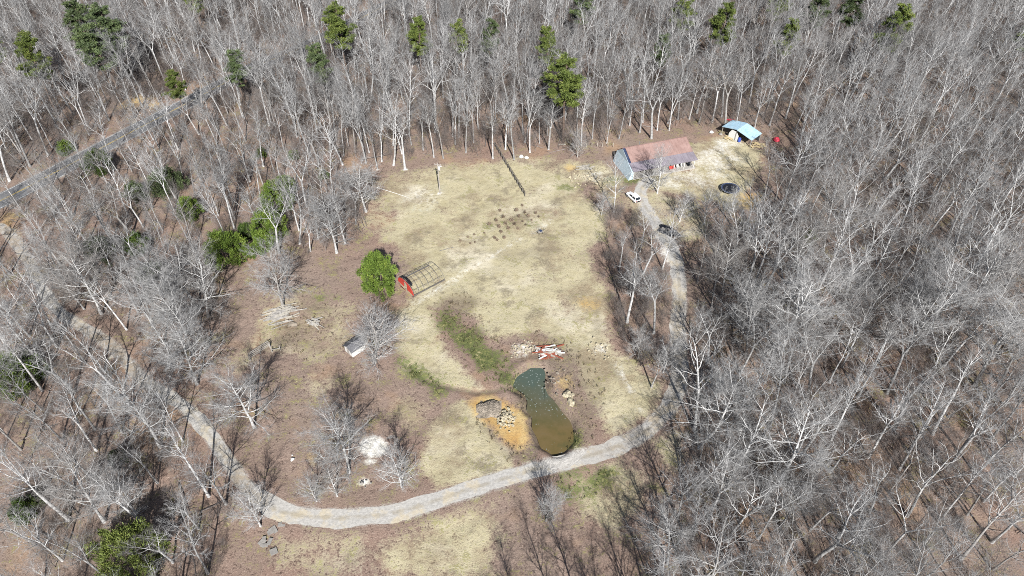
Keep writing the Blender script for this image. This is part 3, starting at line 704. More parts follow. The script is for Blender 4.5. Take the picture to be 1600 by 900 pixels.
# ------------------------------------------------------------------ the woods
OPEN = PW([(470,265),(560,262),(640,252),(700,242),(780,242),(830,238),(900,240),(950,224),(1015,210),(1090,200),(1130,205),(1180,205),(1228,205),(1240,250),(1215,320),(1196,350),(1120,376),(1090,425),(1080,520),(1080,620),(1076,690),(1068,740),(1050,800),(1020,870),(990,985),(350,985),(355,905),(372,800),(325,740),(300,680),(286,600),(335,530),(375,490),(330,440),(310,400),(420,400),(480,410),(560,380),(585,330),(560,300)])
LEFT = PW([(-400,400),(60,310),(300,170),(480,240),(500,300),(560,380),(420,480),(400,900),(300,1000),(-300,1000)])
def poisson(dmin, n, old, extra):
    cell = dmin / 1.415; G = {}; out = []
    def key(x, y): return (int(x // cell), int(y // cell))
    for p in old: G.setdefault(key(*p), []).append((p[0], p[1], extra))
    cand = np.column_stack([rng.uniform(-225, 225, n), rng.uniform(8, 285, n)])
    lim = np.abs(cand[:, 0]) < 22 + cand[:, 1] * .78 + 14
    cand = cand[lim]
    ok = sdf(cand, OPEN) < -1.0; dd_ = dline(cand, drive); ok &= dd_ > np.where((cand[:, 0] > 10) & (cand[:, 1] < 128), 5.2, 3.4); ok &= dline(cand, road) > 5.6
    ok &= ~((cand[:, 1] < 44) & (cand[:, 0] > -42) & (cand[:, 0] < 0))
    left = sdf(cand, LEFT) > 0
    for (x, y), o, lf in zip(cand, ok, left):
        if not o: continue
        d = dmin * (1.12 if lf else 1.0); ki, kj = key(x, y); bad = False
        for i in range(ki - 4, ki + 5):
            for j in range(kj - 4, kj + 5):
                for q in G.get((i, j), ()):
                    if (q[0] - x) ** 2 + (q[1] - y) ** 2 < (d if q[2] is None else q[2]) ** 2: bad = True; break
                if bad: break
            if bad: break
        if not bad: G.setdefault((ki, kj), []).append((x, y, None)); out.append((x, y, lf))
    return out
wood = poisson(4.0, 26000, placed + ever, 3.2)
def region(px, py):
    if px < 330:
        return 'upper left' if py < 260 else ('left' if py < 560 else 'lower left')
    if px < 1080: return 'upper middle'  if py < 240 else 'bottom'
    return 'upper right' if py < 260 else ('right' if py < 540 else 'lower right')
RLAB = {'upper left': 'bare grey tree crowded in the upper left woods along the paved road', 'left': 'bare pale tree in the open woods between paved road and gravel drive',
 'lower left': 'bare pale tree in the lower left woods below the gravel drive', 'upper middle': 'tall bare tree crowded in the far woods beyond the clearing', 'bottom': 'bare tree at the bottom edge below the south grass',
 'upper right': 'bare grey tree crowded in the upper right woods beyond the shed', 'right': 'bare grey tree crowded in the right hand woods', 'lower right': 'pale bare tree crowded in the lower right woods'}
cand = []
for x, y, lf in wood:
    h = random.uniform(11, 17.5) if lf else min(22, random.uniform(11.5, 21.5) + random.random() * 2)
    k = random.choice(['mid', 'mid', 'mid', 'gnarl', 'open'] if lf else ['tall', 'tall', 'tall', 'mid', 'mid', 'gnarl'] if y > 150 or random.random() < .6 else ['mid', 'gnarl', 'gnarl', 'gnarl', 'open'])
    px, py, f = proj(x, y, 0) if y > 20 else (0, 9999, 1)
    mx, my, _ = proj(x, y, h * .75) if y > 20 else (0, 9999, 1)
    vis = -10 < mx < 1610 and 0 < my < 895
    cand.append((-(h / f) if vis else 9, x, y, h, k, mx, my))
cand.sort()
NIND = 300 - len(TREES)
for q, x, y, h, k, mx, my in cand[:NIND]:
    rg = region(mx, my); bare_tree(x, y, h, k, RLAB[rg], 'bare trees of the %s woods' % rg, random.uniform(1.0, 1.3))
rest = cand[NIND:]
sc = np.array([[c[3] / 18.6 * random.uniform(.92, 1.25)] * 2 + [c[3] / 18.6] for c in rest])
scatter('far_woods', np.array([(c[1], c[2]) for c in rest]), HID, NSTOCK, sc, 'mass of bare grey trees filling the woods behind the nearer ones')
bp = poisson(2.3, 50000, placed[:0], 1.0)
STRIP = PW([(945,335),(1000,340),(1040,420),(1046,560),(1012,610),(965,530),(938,420)]); q_ = rng.uniform(STRIP.min(0), STRIP.max(0), (420, 2)); q_ = q_[(sdf(q_, STRIP) > 0) & (dline(q_, drive) > 2.6)][:95]; bp += [(a, b, True) for a, b in q_]
bs = rng.uniform(.4, 1.25, len(bp)) * np.where([b[2] for b in bp], .7, 1.0)
scatter('undergrowth', np.array([(b[0], b[1]) for b in bp]), BR, 4, np.column_stack([bs, bs, bs]), 'grey twiggy undergrowth on the forest floor', .12)
LG = bpy.data.collections.new('deadfall_stock')
for i in range(4):
    r_ = random.Random(300 + i); j = MB()
    a = Vector((0, 0, .12)); pts = [a]; d = Vector((1, 0, .02))
    for q in range(4): d = (d + Vector((0, r_.gauss(0, .12), r_.gauss(0, .03)))).normalized(); pts.append(pts[-1] + d * 1.6)
    j.tube(pts, [.10, .09, .07, .05, .02], 6)
    for q in range(5): b = pts[1 + q % 3].lerp(pts[2 + q % 3], r_.random()); e = b + Vector((r_.uniform(.3, 1), r_.choice((-1, 1)) * r_.uniform(.5, 1.3), r_.uniform(0, .5))); j.tube([b, b.lerp(e, .6) + Vector((0, 0, .1)), e], [.04, .03, .01], 4)
    LG.objects.link(bpy.data.objects.new('deadfall_%02d' % i, j.mesh('deadfall', M['brush'], True)))
lp = [b[:2] for b in poisson(5.2, 30000, placed[:0], 1.0)]; ls = rng.uniform(.4, 1.35, len(lp))
scatter('fallen_branches', np.array(lp), LG, 4, np.column_stack([ls, ls, ls]), 'fallen branches and thin logs lying on the forest floor', .03)
print('trees', len(wood), 'brush', len(bp))

# ------------------------------------------------------------------ evergreens
def leaves(C, N, size, aspect, jitter=.5, droop=0.0):
    """quads at centres C lying roughly along directions N"""
    n = len(C); d = N + rng.normal(0, jitter, (n, 3)); d[:, 2] -= droop; d /= np.linalg.norm(d, axis=1)[:, None]
    r = rng.normal(size=(n, 3)); s = np.cross(d, r); s /= np.linalg.norm(s, axis=1)[:, None]
    L = size * rng.uniform(.6, 1.3, n)[:, None]; w = L * aspect
    a = C - d * L * .5; b = C + d * L * .5
    return np.stack([a - s * w * .3, a + s * w * .5, b + s * w * .25, b - s * w * .2], 1)
def pine_meshes(seed):
    """unit pine: 20 m tall, crown about 7 m wide"""
    r = random.Random(seed); mb = MB(); pts = [Vector((0, 0, -.3))]; d = Vector((0, 0, 1))
    for i in range(10): d = (d + Vector((r.gauss(0, .03), r.gauss(0, .03), .02))).normalized(); pts.append(pts[-1] + d * 2.0)
    mb.tube(pts, [.30 - .025 * i for i in range(11)], 7)
    C = []; T = []; N = []
    for k in range(46):
        t = .46 + .52 * (k + r.random()) / 46; z = t * 20; i = min(int(z / 2), 9); p = pts[i].lerp(pts[i + 1], z / 2 - i)
        s = (t - .46) / .54; L = 3.9 * (1 - s) ** .55 * (.45 + .55 * min(1, s * 4)) * r.uniform(.55, 1.1) + .5
        az = r.uniform(0, 6.28); dv = Vector((math.cos(az), math.sin(az), r.uniform(-.05, .45) + .3 * s)).normalized()
        q = p + dv * L; q.z += .3
        mb.tube([p, p.lerp(q, .55) - Vector((0, 0, .15)), q], [.06, .04, .015], 4)
        for c in range(max(2, int(L * 2.4))):
            f = r.uniform(.35, 1.05); cc = p.lerp(q, f) + Vector((r.gauss(0, .35), r.gauss(0, .35), r.gauss(.15, .25))); rad = r.uniform(.35, .75); tn = r.random()
            m = int(95 * rad); u = rng.normal(size=(m, 3)); u /= np.linalg.norm(u, axis=1)[:, None]; u[:, 2] = u[:, 2] * .7 + .15
            C.append(np.array(cc) + u * rad * rng.uniform(.5, 1, m)[:, None]); N.append(u); T.append(np.clip(tn * .6 + rng.uniform(0, .4, m), 0, 1))
    C = np.vstack(C); N = np.vstack(N); T = np.concatenate(T)
    return mb.mesh('pine_trunk', M['bark_dark'], True), leaves(C, N, .50, .30, .45), T
PV = []
for s in range(4):
    tm, V, T = pine_meshes(70 + s); PV.append((tm, quads('pine_crown', V, [M['pine']], T), quads('pine_crown', V, [M['dusky']], T)))
for i, (px, py, h, w, lb) in enumerate(PINES):
    p = at(px, py); t = thing('pine_tree', lb, 'pine tree', (p.x, p.y, -.1), random.uniform(0, 6), 'pines in the woods'); t.scale = (w / 6.2, w / 6.2, h / 20.5)
    v = PV[i % 4]; dusk = any(q in lb for q in ('dark', 'dusky', 'dull', 'blue'))
    link('trunk', v[0], t); link('crown', v[2] if dusk else v[1], t)
def shrub(px, py, h, w, leaf, lb, seed):
    r = random.Random(seed); p = at(px, py); t = thing('evergreen_tree' if h > 5.5 else 'evergreen_shrub', lb, 'evergreen', (p.x, p.y, -.1), 0, 'evergreens in and round the clearing')
    mb = MB()
    for k in range(5):
        a = r.uniform(0, 6.28); q = Vector((math.cos(a) * w * .22, math.sin(a) * w * .22, h * r.uniform(.6, .85)))
        mb.tube([Vector((math.cos(a) * .1, math.sin(a) * .1, -.2)), q * .5 + Vector((0, 0, h * .08)), q], [.13, .08, .02], 5)
    part('trunk', mb, M['bark_dark'], t, True)
    C = []; N = []; T = []
    nl = int(30 + w * h * 1.25)
    lumps = []
    for k in range(nl):                                        # vertical sprays filling a dome
        a = r.uniform(0, 6.28); zz = r.uniform(0, 1) ** .8; prof = (math.sin(math.pi * min(1, .16 + zz * .84)) ** .55) if zz < .97 else .2
        rr = w / 2 * prof * math.sqrt(r.uniform(.25, 1)) * (1 + .12 * math.sin(3 * a + seed) + .08 * math.sin(5 * a))
        lumps.append((rr * math.cos(a), rr * math.sin(a), h * (.08 + .86 * zz), a, rr / (w / 2), r.random()))
    for (x, y, z, a, q, tn) in lumps:
        m = 115; u = rng.normal(size=(m, 3)); u /= np.linalg.norm(u, axis=1)[:, None]
        rad = .30 + .042 * w * r.uniform(.5, 1.3)
        c = np.array((x, y, z)) + u * np.array((rad, rad, rad * 1.9)) * rng.uniform(.45, 1, m)[:, None]
        C.append(c); nn = u * .5 + np.array((math.cos(a) * q * .5, math.sin(a) * q * .5, .75)); N.append(nn); T.append(np.clip(tn * .55 + rng.uniform(0, .45, m), 0, 1))
    C = np.vstack(C); C[:, 2] = np.maximum(C[:, 2], .05)
    link('crown', quads('shrub_crown', leaves(C, np.vstack(N), .31, .42, .45), [M[leaf]], np.concatenate(T)), t)
for i, s_ in enumerate(SHRUBS): shrub(*s_, 200 + i)
#@@OBJECTS
# ------------------------------------------------------------------ the house
def frame(px, py, rz): p = at(px, py); return (p.x, p.y, 0), rz
def ribbed(mb, a, b, c, d, th, pitch, rib=.05, mi=0):
    """metal roof sheet with corners a b (eave) c d (ridge), thickness th, standing ribs up the slope"""
    a, b, c, d = map(Vector, (a, b, c, d)); nrm = (b - a).cross(d - a).normalized(); t = nrm * th
    k = len(mb.v); mb.v += [tuple(p) for p in (a, b, c, d, a + t, b + t, c + t, d + t)]
    for q in ((0, 3, 2, 1), (4, 5, 6, 7), (0, 1, 5, 4), (1, 2, 6, 5), (2, 3, 7, 6), (3, 0, 4, 7)): mb.f.append(tuple(k + i for i in q)); mb.m.append(mi)
    n = int((b - a).length / pitch)
    for i in range(n + 1):
        f = (i + .02) / (n + .04); p, q = a.lerp(b, f) + t * 1.2, d.lerp(c, f) + t * 1.2
        mb.bar(p, q, rib, rib, mi)
HX, HR = frame(987, 281, math.atan2(.305, .95))
house = thing('house', 'long low house with faded red metal roof and grey porch roof', 'house', HX, HR)
LX, DY = 17.7, 9.5
mb = MB(); mb.prism([(.12, -.2), (9.5, -.2), (9.5, 2.95), (6.9, 4.85), (2.9, 3.05), (.12, 2.2)], 'x', .10, .30)
mb.v = [(x - (.30 * max(0, 3.2 - z) if x < .2 else 0), y, z) for x, y, z in mb.v]; part('gable_wall', mb, M['bluewall'], house)  # wall foot splayed outward so the face catches more sun
mb = MB(); mb.prism([(2.9, -.2), (9.5, -.2), (9.5, 2.95), (6.9, 4.85), (2.9, 3.05)], 'x', LX - .3, LX - .15); mb.box(.31, LX - .31, 2.9, 3.05, -.2, 3.02); mb.box(.31, LX - .31, 9.35, 9.5, -.2, 2.93); part('wall', mb, M['wood'], house)
mb = MB(); ribbed(mb, (.75, 2.75, 3.12), (LX + .3, 2.75, 3.12), (LX + .3, 6.9, 5.0), (.75, 6.9, 5.0), .05, .9); mb.bar((-.1, 6.9, 5.1), (LX + .3, 6.9, 5.1), .3, .06); part('roof', mb, M['redroof'], house)
mb = MB(); ribbed(mb, (LX + .3, 9.9, 2.75), (.12, 9.9, 2.75), (.12, 6.95, 4.98), (LX + .3, 6.95, 4.98), .05, .9); tag(part('roof', mb, M['rust'], house), 'back slope with its shade put in as dull brown')  # browner, darker material than the front slope stands in for shade
mb = MB(); ribbed(mb, (.12, -.15, 2.32), (LX + .35, -.15, 2.32), (LX + .35, 2.73, 3.10), (.12, 2.73, 3.10), .05, .9); part('porch_roof', mb, M['greyroof'], house)
mb = MB()
for i in range(9):
    a, b = i / 9, (i + .86) / 9; P_ = lambda t: (2.75 + 4.15 * t, 3.12 + 1.88 * t)
    (y0, z0), (y1, z1) = P_(a), P_(b); k = len(mb.v)
    mb.v += [(.13, y0, z0 - .02), (.70, y0, z0 - .02), (.70, y1, z1 - .02), (.13, y1, z1 - .02), (.13, y0, z0 + .05), (.70, y0, z0 + .05), (.70, y1, z1 + .05), (.13, y1, z1 + .05)]
    for q in ((0, 3, 2, 1), (4, 5, 6, 7), (0, 1, 5, 4), (1, 2, 6, 5), (2, 3, 7, 6), (3, 0, 4, 7)): mb.f.append(tuple(k + c for c in q)); mb.m.append(0)
part('rake_strip', mb, M['navy'], house)  # dark navy bands along the gable edge of the roof
for i in range(7):
    mb = MB(); x = .4 + i * (LX - .8) / 6; mb.box(x - .07, x + .07, .05, .19, -.1, 2.3); part('porch_post', mb, M['white'], house)
mb = MB(); mb.box(.32, LX + .1, -.1, 2.88, -.2, .22); part('porch_floor', mb, M['board'], house)
mb = MB(); mb.box(10.4, LX - .4, .0, .07, .75, .85); mb.box(10.4, LX - .4, .0, .07, .40, .47)
for i in range(24): x = 10.5 + i * .29; mb.box(x, x + .04, .015, .055, .22, .75)
part('porch_railing', mb, M['board'], house)
for x in (4.0, 12.6):
    mb = MB(); mb.box(x, x + .95, 2.84, 2.897, .22, 2.25); d = part('door', mb, M['rust'], house)
    mb = MB(); mb.box(x + .80, x + .86, 2.80, 2.838, 1.15, 1.25); part('handle', mb, M['steel'], d)
for x in (1.8, 6.4, 9.6, 15.0):
    mb = MB(); mb.box(x, x + 1.2, 2.86, 2.897, 1.1, 2.2); w_ = part('window', mb, M['white'], house)
    mb = MB(); mb.box(x + .09, x + 1.11, 2.84, 2.858, 1.19, 2.11); part('pane', mb, M['glass'], w_)
mb = MB(); mb.tube([Vector((5.2, 7.8, 4.3)), Vector((5.2, 7.8, 5.5))], [.12, .12], 8, 0, False); part('vent_pipe', mb, M['steel'], house)
def hloc(u, v, z=0):
    c, s_ = math.cos(HR), math.sin(HR); return (HX[0] + u * c - v * s_, HX[1] + u * s_ + v * c, z)
# things on and round the porch
def chair(u, v, rz, mat, label):
    t = thing('porch_chair', label, 'chair', hloc(u, v, .22), HR + rz)
    mb = MB(); mb.box(-.3, .3, -.28, .28, .36, .44); part('seat', mb, mat, t)
    mb = MB(); mb.box(-.3, .3, .24, .31, .44, 1.05); part('backrest', mb, mat, t)
    for x in (-.26, .26):
        for y in (-.24, .24): mb = MB(); mb.box(x - .035, x + .035, y - .035, y + .035, 0, .36); part('leg', mb, mat, t)
        mb = MB(); mb.box(x - .05, x + .05, -.28, .24, .62, .67); part('armrest', mb, mat, t)
chair(13.2, .9, .2, M['white'], 'white chair on the porch toward its right end'); chair(14.4, 1.0, -.3, M['white'], 'white chair in the middle of the open porch end')
chair(16.4, .8, .1, M['black'], 'dark chair at the far right end of the porch')
t = thing('porch_bench', 'red bench on the porch behind the twiggy tree', 'bench', hloc(11.6, .8, .22), HR)
mb = MB(); mb.box(-.8, .8, -.25, .25, .36, .44); part('seat', mb, M['red'], t); mb = MB(); mb.box(-.8, .8, .2, .27, .44, .95); part('backrest', mb, M['red'], t)
for x in (-.7, .7): mb = MB(); mb.box(x - .05, x + .05, -.22, .22, 0, .36); part('leg', mb, M['red'], t)
t = thing('propane_tank', 'white rounded tank on the ground behind the house', 'tank', hloc(14.0, 11.4), HR)
mb = MB(); mb.tube([Vector((-.8, 0, .75)), Vector((-.7, 0, .75)), Vector((.7, 0, .75)), Vector((.8, 0, .75))], [.25, .48, .48, .25], 14, 0, False); mb.disc((0, 0), .01, .75, 3); part('tank_body', mb, M['white'], t, True)
for x in (-.5, .5): mb = MB(); mb.box(x - .06, x + .06, -.3, .3, 0, .4); part('foot', mb, M['steel'], t)

# ------------------------------------------------------------------ open shed with the blue roof
A0, B0 = at(1129.5, 198.5, 2.3), at(1174.5, 219, 2.1)
SR = math.atan2(B0.y - A0.y, B0.x - A0.x)
shed = thing('open_shed', 'open sided shed with pale blue two slope metal roof', 'shed', (A0.x, A0.y, 0), SR)
WX, DZ = (B0 - A0).length, 4.7
mb = MB(); ribbed(mb, (-.2, DZ + .2, 2.35), (-.2, -.1, 2.35), (4.25, -.1, 3.25), (4.25, DZ + .2, 3.25), .04, .6, .04); part('roof', mb, M['blueroof'], shed)
mb = MB(); ribbed(mb, (WX + .2, -.3, 2.15), (WX + .2, DZ + .1, 2.15), (4.28, DZ + .1, 3.27), (4.28, -.3, 3.27), .04, .6, .04); part('roof', mb, M['blueroof'], shed)
for x in (.05, 4.25, WX):
    for y in (.05, DZ - .05): mb = MB(); z = 2.3 if x < 1 else (3.2 if x < 5 else 2.1); mb.box(x - .07, x + .07, y - .07, y + .07, -.1, z); part('post', mb, M['wood'], shed)
mb = MB(); mb.box(.1, WX - .1, DZ - .12, DZ - .04, 0, 2.1); part('back_wall', mb, M['dark'], shed)
mb = MB(); mb.prism([(2.1, 0), (4.9, 0), (5.0, 1.5), (4.1, 2.5), (2.7, 2.55), (2.1, 1.4)], 'y', .12, .2); part('front_panel', mb, M['white'], shed)
mb = MB(); mb.bar((WX - .1, -.15, 2.1), (WX - 1.0, -.5, 0), .06); part('brace', mb, M['dark'], shed)
def sloc(u, v, z=0): c, s_ = math.cos(SR), math.sin(SR); return (A0.x + u * c - v * s_, A0.y + u * s_ + v * c, z)
t = thing('barrel', 'blue plastic barrel in the open front of the blue roofed shed', 'barrel', sloc(5.4, .3), SR)
mb = MB(); mb.tube([Vector((0, 0, z)) for z in (0, .1, .55, 1.0, 1.1)], [.36, .42, .44, .42, .36], 16, 0, False); mb.disc((0, 0), .36, 1.1, 16); part('barrel_body', mb, M['blue'], t, True)
mb = MB(); mb.disc((.12, .1), .06, 1.12, 10); mb.box(.1, .14, .05, .15, 1.1, 1.14); part('bung', mb, M['white'], t)
def boards(name, label, px, py, n, L, w, mats, spread, rz, hz=.5, group=None, rzj=.35):
    """loose stack of boards, lying over one another"""
    p = at(px, py); t = thing(name, label, 'pile', (p.x, p.y, 0), rz, group)
    for k, mt in enumerate(mats):
        mb = MB()
        for i in range(n // len(mats)):
            x, y = random.gauss(0, spread[0]), random.gauss(0, spread[1]); z = .05 + random.random() * hz * max(.15, 1 - (abs(x) / (2.2 * spread[0] + .01) + abs(y) / (2.2 * spread[1] + .01)) / 2)
            T = Matrix.Translation((x, y, z)) @ Matrix.Rotation(random.gauss(0, rzj), 4, 'Z') @ Matrix.Rotation(random.gauss(0, .07), 4, 'Y'); l = L * random.uniform(.5, 1.1)
            ww = w * random.uniform(.6, 1.5)
            mb.box(-l / 2, l / 2, -ww / 2, ww / 2, 0, random.uniform(.03, .09), 0, T)
        part('boards', mb, M[mt], t)
    return t
boards('board_stack', 'tan boards leaning in front of the shed left side', 1138, 216, 8, 2.6, .5, ['tan'], (.5, .4), SR, .3)
boards('board_stack', 'tan boards and hay scraps at the shed right front', 1186, 228, 14, 2.0, .4, ['tan'], (1.0, .7), SR + .5, .35)
boards('board_stack', 'cream boards by the left end of the house', 918, 262, 10, 3.2, .35, ['paleboard'], (1.2, .5), .1, .2)
boards('lumber_pile', 'large fan of bleached boards below the wide white limbed tree', 436, 491, 90, 3.6, .17, ['board', 'paleboard'], (1.3, 1.2), .42, .55, None, .17)
boards('lumber_pile', 'small heap of bleached boards right of the large lumber fan', 491, 504, 30, 1.6, .2, ['board', 'paleboard'], (.8, .55), -.5, .5, None, .5)
boards('scrap_heap', 'heap of white boards and rusty red sheets above the pond', 856, 551, 46, 3.0, .24, ['white', 'paleboard', 'rust'], (1.1, .75), .1, .7, None, .45)
boards('slab_stack', 'broken grey slabs on the leaves below the gravel bend', 417, 850, 6, 1.1, .7, ['concrete'], (.4, .7), .7, .2)
boards('slab_stack', 'flat grey stones at the tip of the gravel bend', 430, 826, 5, 1.0, .5, ['concrete'], (.6, .5), .4, .1)
def lump(mb, c, r, sq, rnd, n=9, m=6):
    """rough stone"""
    k = len(mb.v); ph = [rnd.uniform(0, 6) for _ in range(4)]
    for j in range(m + 1):
        th = math.pi * j / m
        for i in range(n):
            a = 2 * math.pi * i / n; q = r * (1 + .18 * math.sin(2 * a + ph[0] + th) + .13 * math.sin(3 * a + ph[1] - 2 * th) + rnd.uniform(-.09, .09))
            mb.v.append((c[0] + q * math.sin(th) * math.cos(a), c[1] + q * math.sin(th) * math.sin(a), c[2] + q * sq * math.cos(th)))
    for j in range(m):
        for i in range(n): mb.f.append((k + j * n + i, k + (j + 1) * n + i, k + (j + 1) * n + (i + 1) % n, k + j * n + (i + 1) % n)); mb.m.append(0)
def stones(name, label, cat, px, py, n, spread, size, mat, z=0.0, seed=1):
    rnd = random.Random(seed); p = at(px, py); mb = MB(); t = None
    if n <= 80: t = thing(name, label, cat, (p.x, p.y, -.03))
    for i in range(n):
        x, y = rnd.gauss(0, spread[0]), rnd.gauss(0, spread[1]); r = size * rnd.uniform(.45, 1.3) * (1 if rnd.random() < .4 else .6)
        if t: mb = MB()
        lump(mb, (x, y, z * max(0, 1 - abs(x) / (2 * spread[0]) - abs(y) / (2 * spread[1])) + r * .35), r, rnd.uniform(.5, .85), rnd)
        if t: part('stone', mb, M[mat], t)
    return t or tag(link(name, mb.mesh(name, M[mat]), None, (p.x, p.y, -.03)), label, cat)
stones('stone_heap', 'cream stone heap on the orange clay beside the grey mound', 'stones', 790, 654, 150, (.8, .9), .26, 'rock', .8, 3)
stones('stone_heap', 'small heap of cream boulders right of the pond', 'stones', 889, 622, 9, (.55, .65), .6, 'rock', .3, 4)
stones('stone_heap', 'scattered cream rubble left of the scrap heap above the pond', 'stones', 818, 546, 80, (1.5, 1.2), .2, 'rock', .1, 5)
stones('stone_heap', 'scattered pale rubble on the grass right of the scrap heap', 'stones', 938, 546, 26, (1.3, 1.4), .22, 'rock', 0, 6)
stones('stone_heap', 'cream rubble beside the left end of the house', 'stones', 920, 278, 70, (1.9, 1.6), .3, 'rock', .2, 7)
stones('stone_heap', 'brown stones along the right bank of the pond', 'stones', 866, 596, 30, (.9, 1.8), .28, 'dirt', 0, 8)
stones('white_rock', 'white rock on red leaves left of the three bushy trees', 'rock', 460, 712, 3, (.4, .4), .4, 'white', 0, 9)
stones('white_rock', 'pale flat rocks below the white sand patch', 'rock', 570, 754, 5, (.5, .4), .35, 'concrete', 0, 10)
# spoil mound
def mound(name, label, px, py, rx, ry, h, mat, seed):
    p = at(px, py); g = np.random.default_rng(seed); n = 34; V = []
    for j in range(n + 1):
        for i in range(n + 1):
            u, v = i / n * 2 - 1, j / n * 2 - 1; r = math.hypot(u, v); e = max(0, 1 - (r * (1 + .15 * math.sin(3 * math.atan2(v, u) + seed))) ** 2)
            V.append((u * rx, v * ry, -.12 + h * e ** .7 + (g.normal(0, .07) * h if e > 0 else 0)))
    f = [(j * (n + 1) + i, j * (n + 1) + i + 1, (j + 1) * (n + 1) + i + 1, (j + 1) * (n + 1) + i) for j in range(n) for i in range(n)]
    m_ = bpy.data.meshes.new(name); m_.from_pydata(V, [], f); m_.materials.append(M[mat])
    return tag(link(name, m_, None, (p.x, p.y, -.02)), label, 'dirt mound')
mound('dirt_mound', 'grey rounded mound of dirt on the orange clay', 764, 639, 2.2, 1.9, 1.0, 'dirt', 2)
mound('dirt_mound', 'small dark dirt mound below the large lumber pile', 457, 506, .9, .6, .5, 'dirt', 5)

# ------------------------------------------------------------------ hoop house frame with a red end
P0, P1, P2 = at(622, 438), at(648, 463), at(692, 440)
hv = Vector((P1.x - P0.x, P1.y - P0.y)); HW = hv.length; rz = math.atan2(P2.y - P1.y, P2.x - P1.x)
hoop = thing('hoop_house', 'bare arched greenhouse frame with a red end wall', 'greenhouse', ((P0.x + P1.x) / 2, (P0.y + P1.y) / 2, 0), rz)
HL, hw, hh = (P2 - P1).length + .6, 2.95, 2.15
def arch(x, n=14): return [Vector((x, -hw * math.cos(math.pi * i / n), hh * math.sin(math.pi * i / n) ** .8)) for i in range(n + 1)]
for k in range(7): mb = MB(); a = arch(k * HL / 6); mb.tube(a, [.036] * len(a), 6, 0, False); part('hoop', mb, M['pipe'], hoop, True)
for i in (2, 5, 7, 9, 12):
    mb = MB(); a, b = arch(0)[i], arch(HL)[i]; mb.tube([a, b], [.034, .034], 5, 0, False); part('purlin', mb, M['pipe'], hoop, True)
for s_ in (-1, 1): mb = MB(); mb.box(-.1, HL + .1, s_ * hw - .08, s_ * hw + .08, -.1, .18); part('base_board', mb, M['fence'], hoop)
def endpoly(y0, y1, zmax=9):
    ys_ = np.linspace(y0, y1, 9); return [(y0, 0), (y1, 0)] + [(y, min(zmax, hh * max(0, 1 - (y / (hw + .02)) ** 2) ** .42)) for y in ys_[::-1]]
for y0, y1 in ((-hw, -.55), (.75, hw)): mb = MB(); mb.prism(endpoly(y0, y1), 'x', -.13, -.06); part('end_panel', mb, M['red'], hoop)
mb = MB(); mb.prism([(-.55, 1.78), (.75, 1.78), (.75, 2.02), (-.55, 2.06)], 'x', -.128, -.062); part('end_panel', mb, M['red'], hoop)
mb = MB(); a = arch(.22); b = arch(.62)
for i in range(4, 14): mb.face([a[i] * 1.0 + Vector((0, 0, .06)), a[i + 1] + Vector((0, 0, .06)), b[i + 1] + Vector((0, 0, .05)), b[i] + Vector((0, 0, .05))])
part('black_film', mb, M['black'], hoop)
mb = MB(); mb.prism([(-.5, .05), (.7, .05), (.7, 1.7), (-.5, 1.7)], 'x', -.5, -.45); o = part('door', mb, M['rust'], hoop); o.rotation_euler[1] = -.5
t = thing('loose_pole', 'dark pole lying on the dry grass above the hoop frame', 'pole', (*at(697, 390)[:2], .06), .35)
mb = MB(); mb.tube([Vector((-1.5, 0, 0)), Vector((1.5, .1, .05))], [.05, .05], 6, 0, False); part('shaft', mb, M['pipe'], t)
mb = MB(); mb.tube([Vector((1.45, .1, .05)), Vector((1.7, .1, .06))], [.08, .08], 6, 0, False); part('end_cap', mb, M['pipe'], t)

# ------------------------------------------------------------------ small white shed under the wide tree
p = at(548, 551); q = at(566, 562); rz = math.atan2(q.y - p.y, q.x - p.x) - .15
hut = thing('garden_shed', 'small white shed with dark shingle roof under the wide tree', 'shed', (p.x - 1.1, p.y + .5, 0), rz); hut.scale = (.78, .78, .85)
mb = MB(); mb.prism([(0, -.1), (3.0, -.1), (3.0, 1.75), (1.5, 2.5), (0, 1.75)], 'y', 0, 3.8); part('wall', mb, M['white'], hut)
mb = MB()
for s_ in (0, 1):
    x0, x1 = (-.35, 1.5) if s_ == 0 else (3.35, 1.5)
    k = len(mb.v); mb.v += [(x0, -.3, 1.62), (x1, -.3, 2.57), (x1, 4.1, 2.57), (x0, 4.1, 1.62), (x0, -.3, 1.70), (x1, -.3, 2.66), (x1, 4.1, 2.66), (x0, 4.1, 1.70)]
    for f in ((0, 1, 2, 3), (4, 7, 6, 5), (0, 4, 5, 1), (1, 5, 6, 2), (2, 6, 7, 3), (3, 7, 4, 0)): mb.f.append(tuple(k + i for i in f)); mb.m.append(0)
part('roof', mb, M['shingle'], hut)
mb = MB(); mb.box(.9, 1.9, -.04, -.003, 0, 1.7); d = part('door', mb, M['board'], hut); mb = MB(); mb.box(1.7, 1.78, -.08, -.042, .8, .95); part('handle', mb, M['dark'], d)

# ------------------------------------------------------------------ car
p = at(989, 311); rz = math.atan2(4.7, -2.5)
car = thing('parked_car', 'white hatchback parked at the upper end of the gravel drive', 'car', (p.x, p.y, .02), rz)
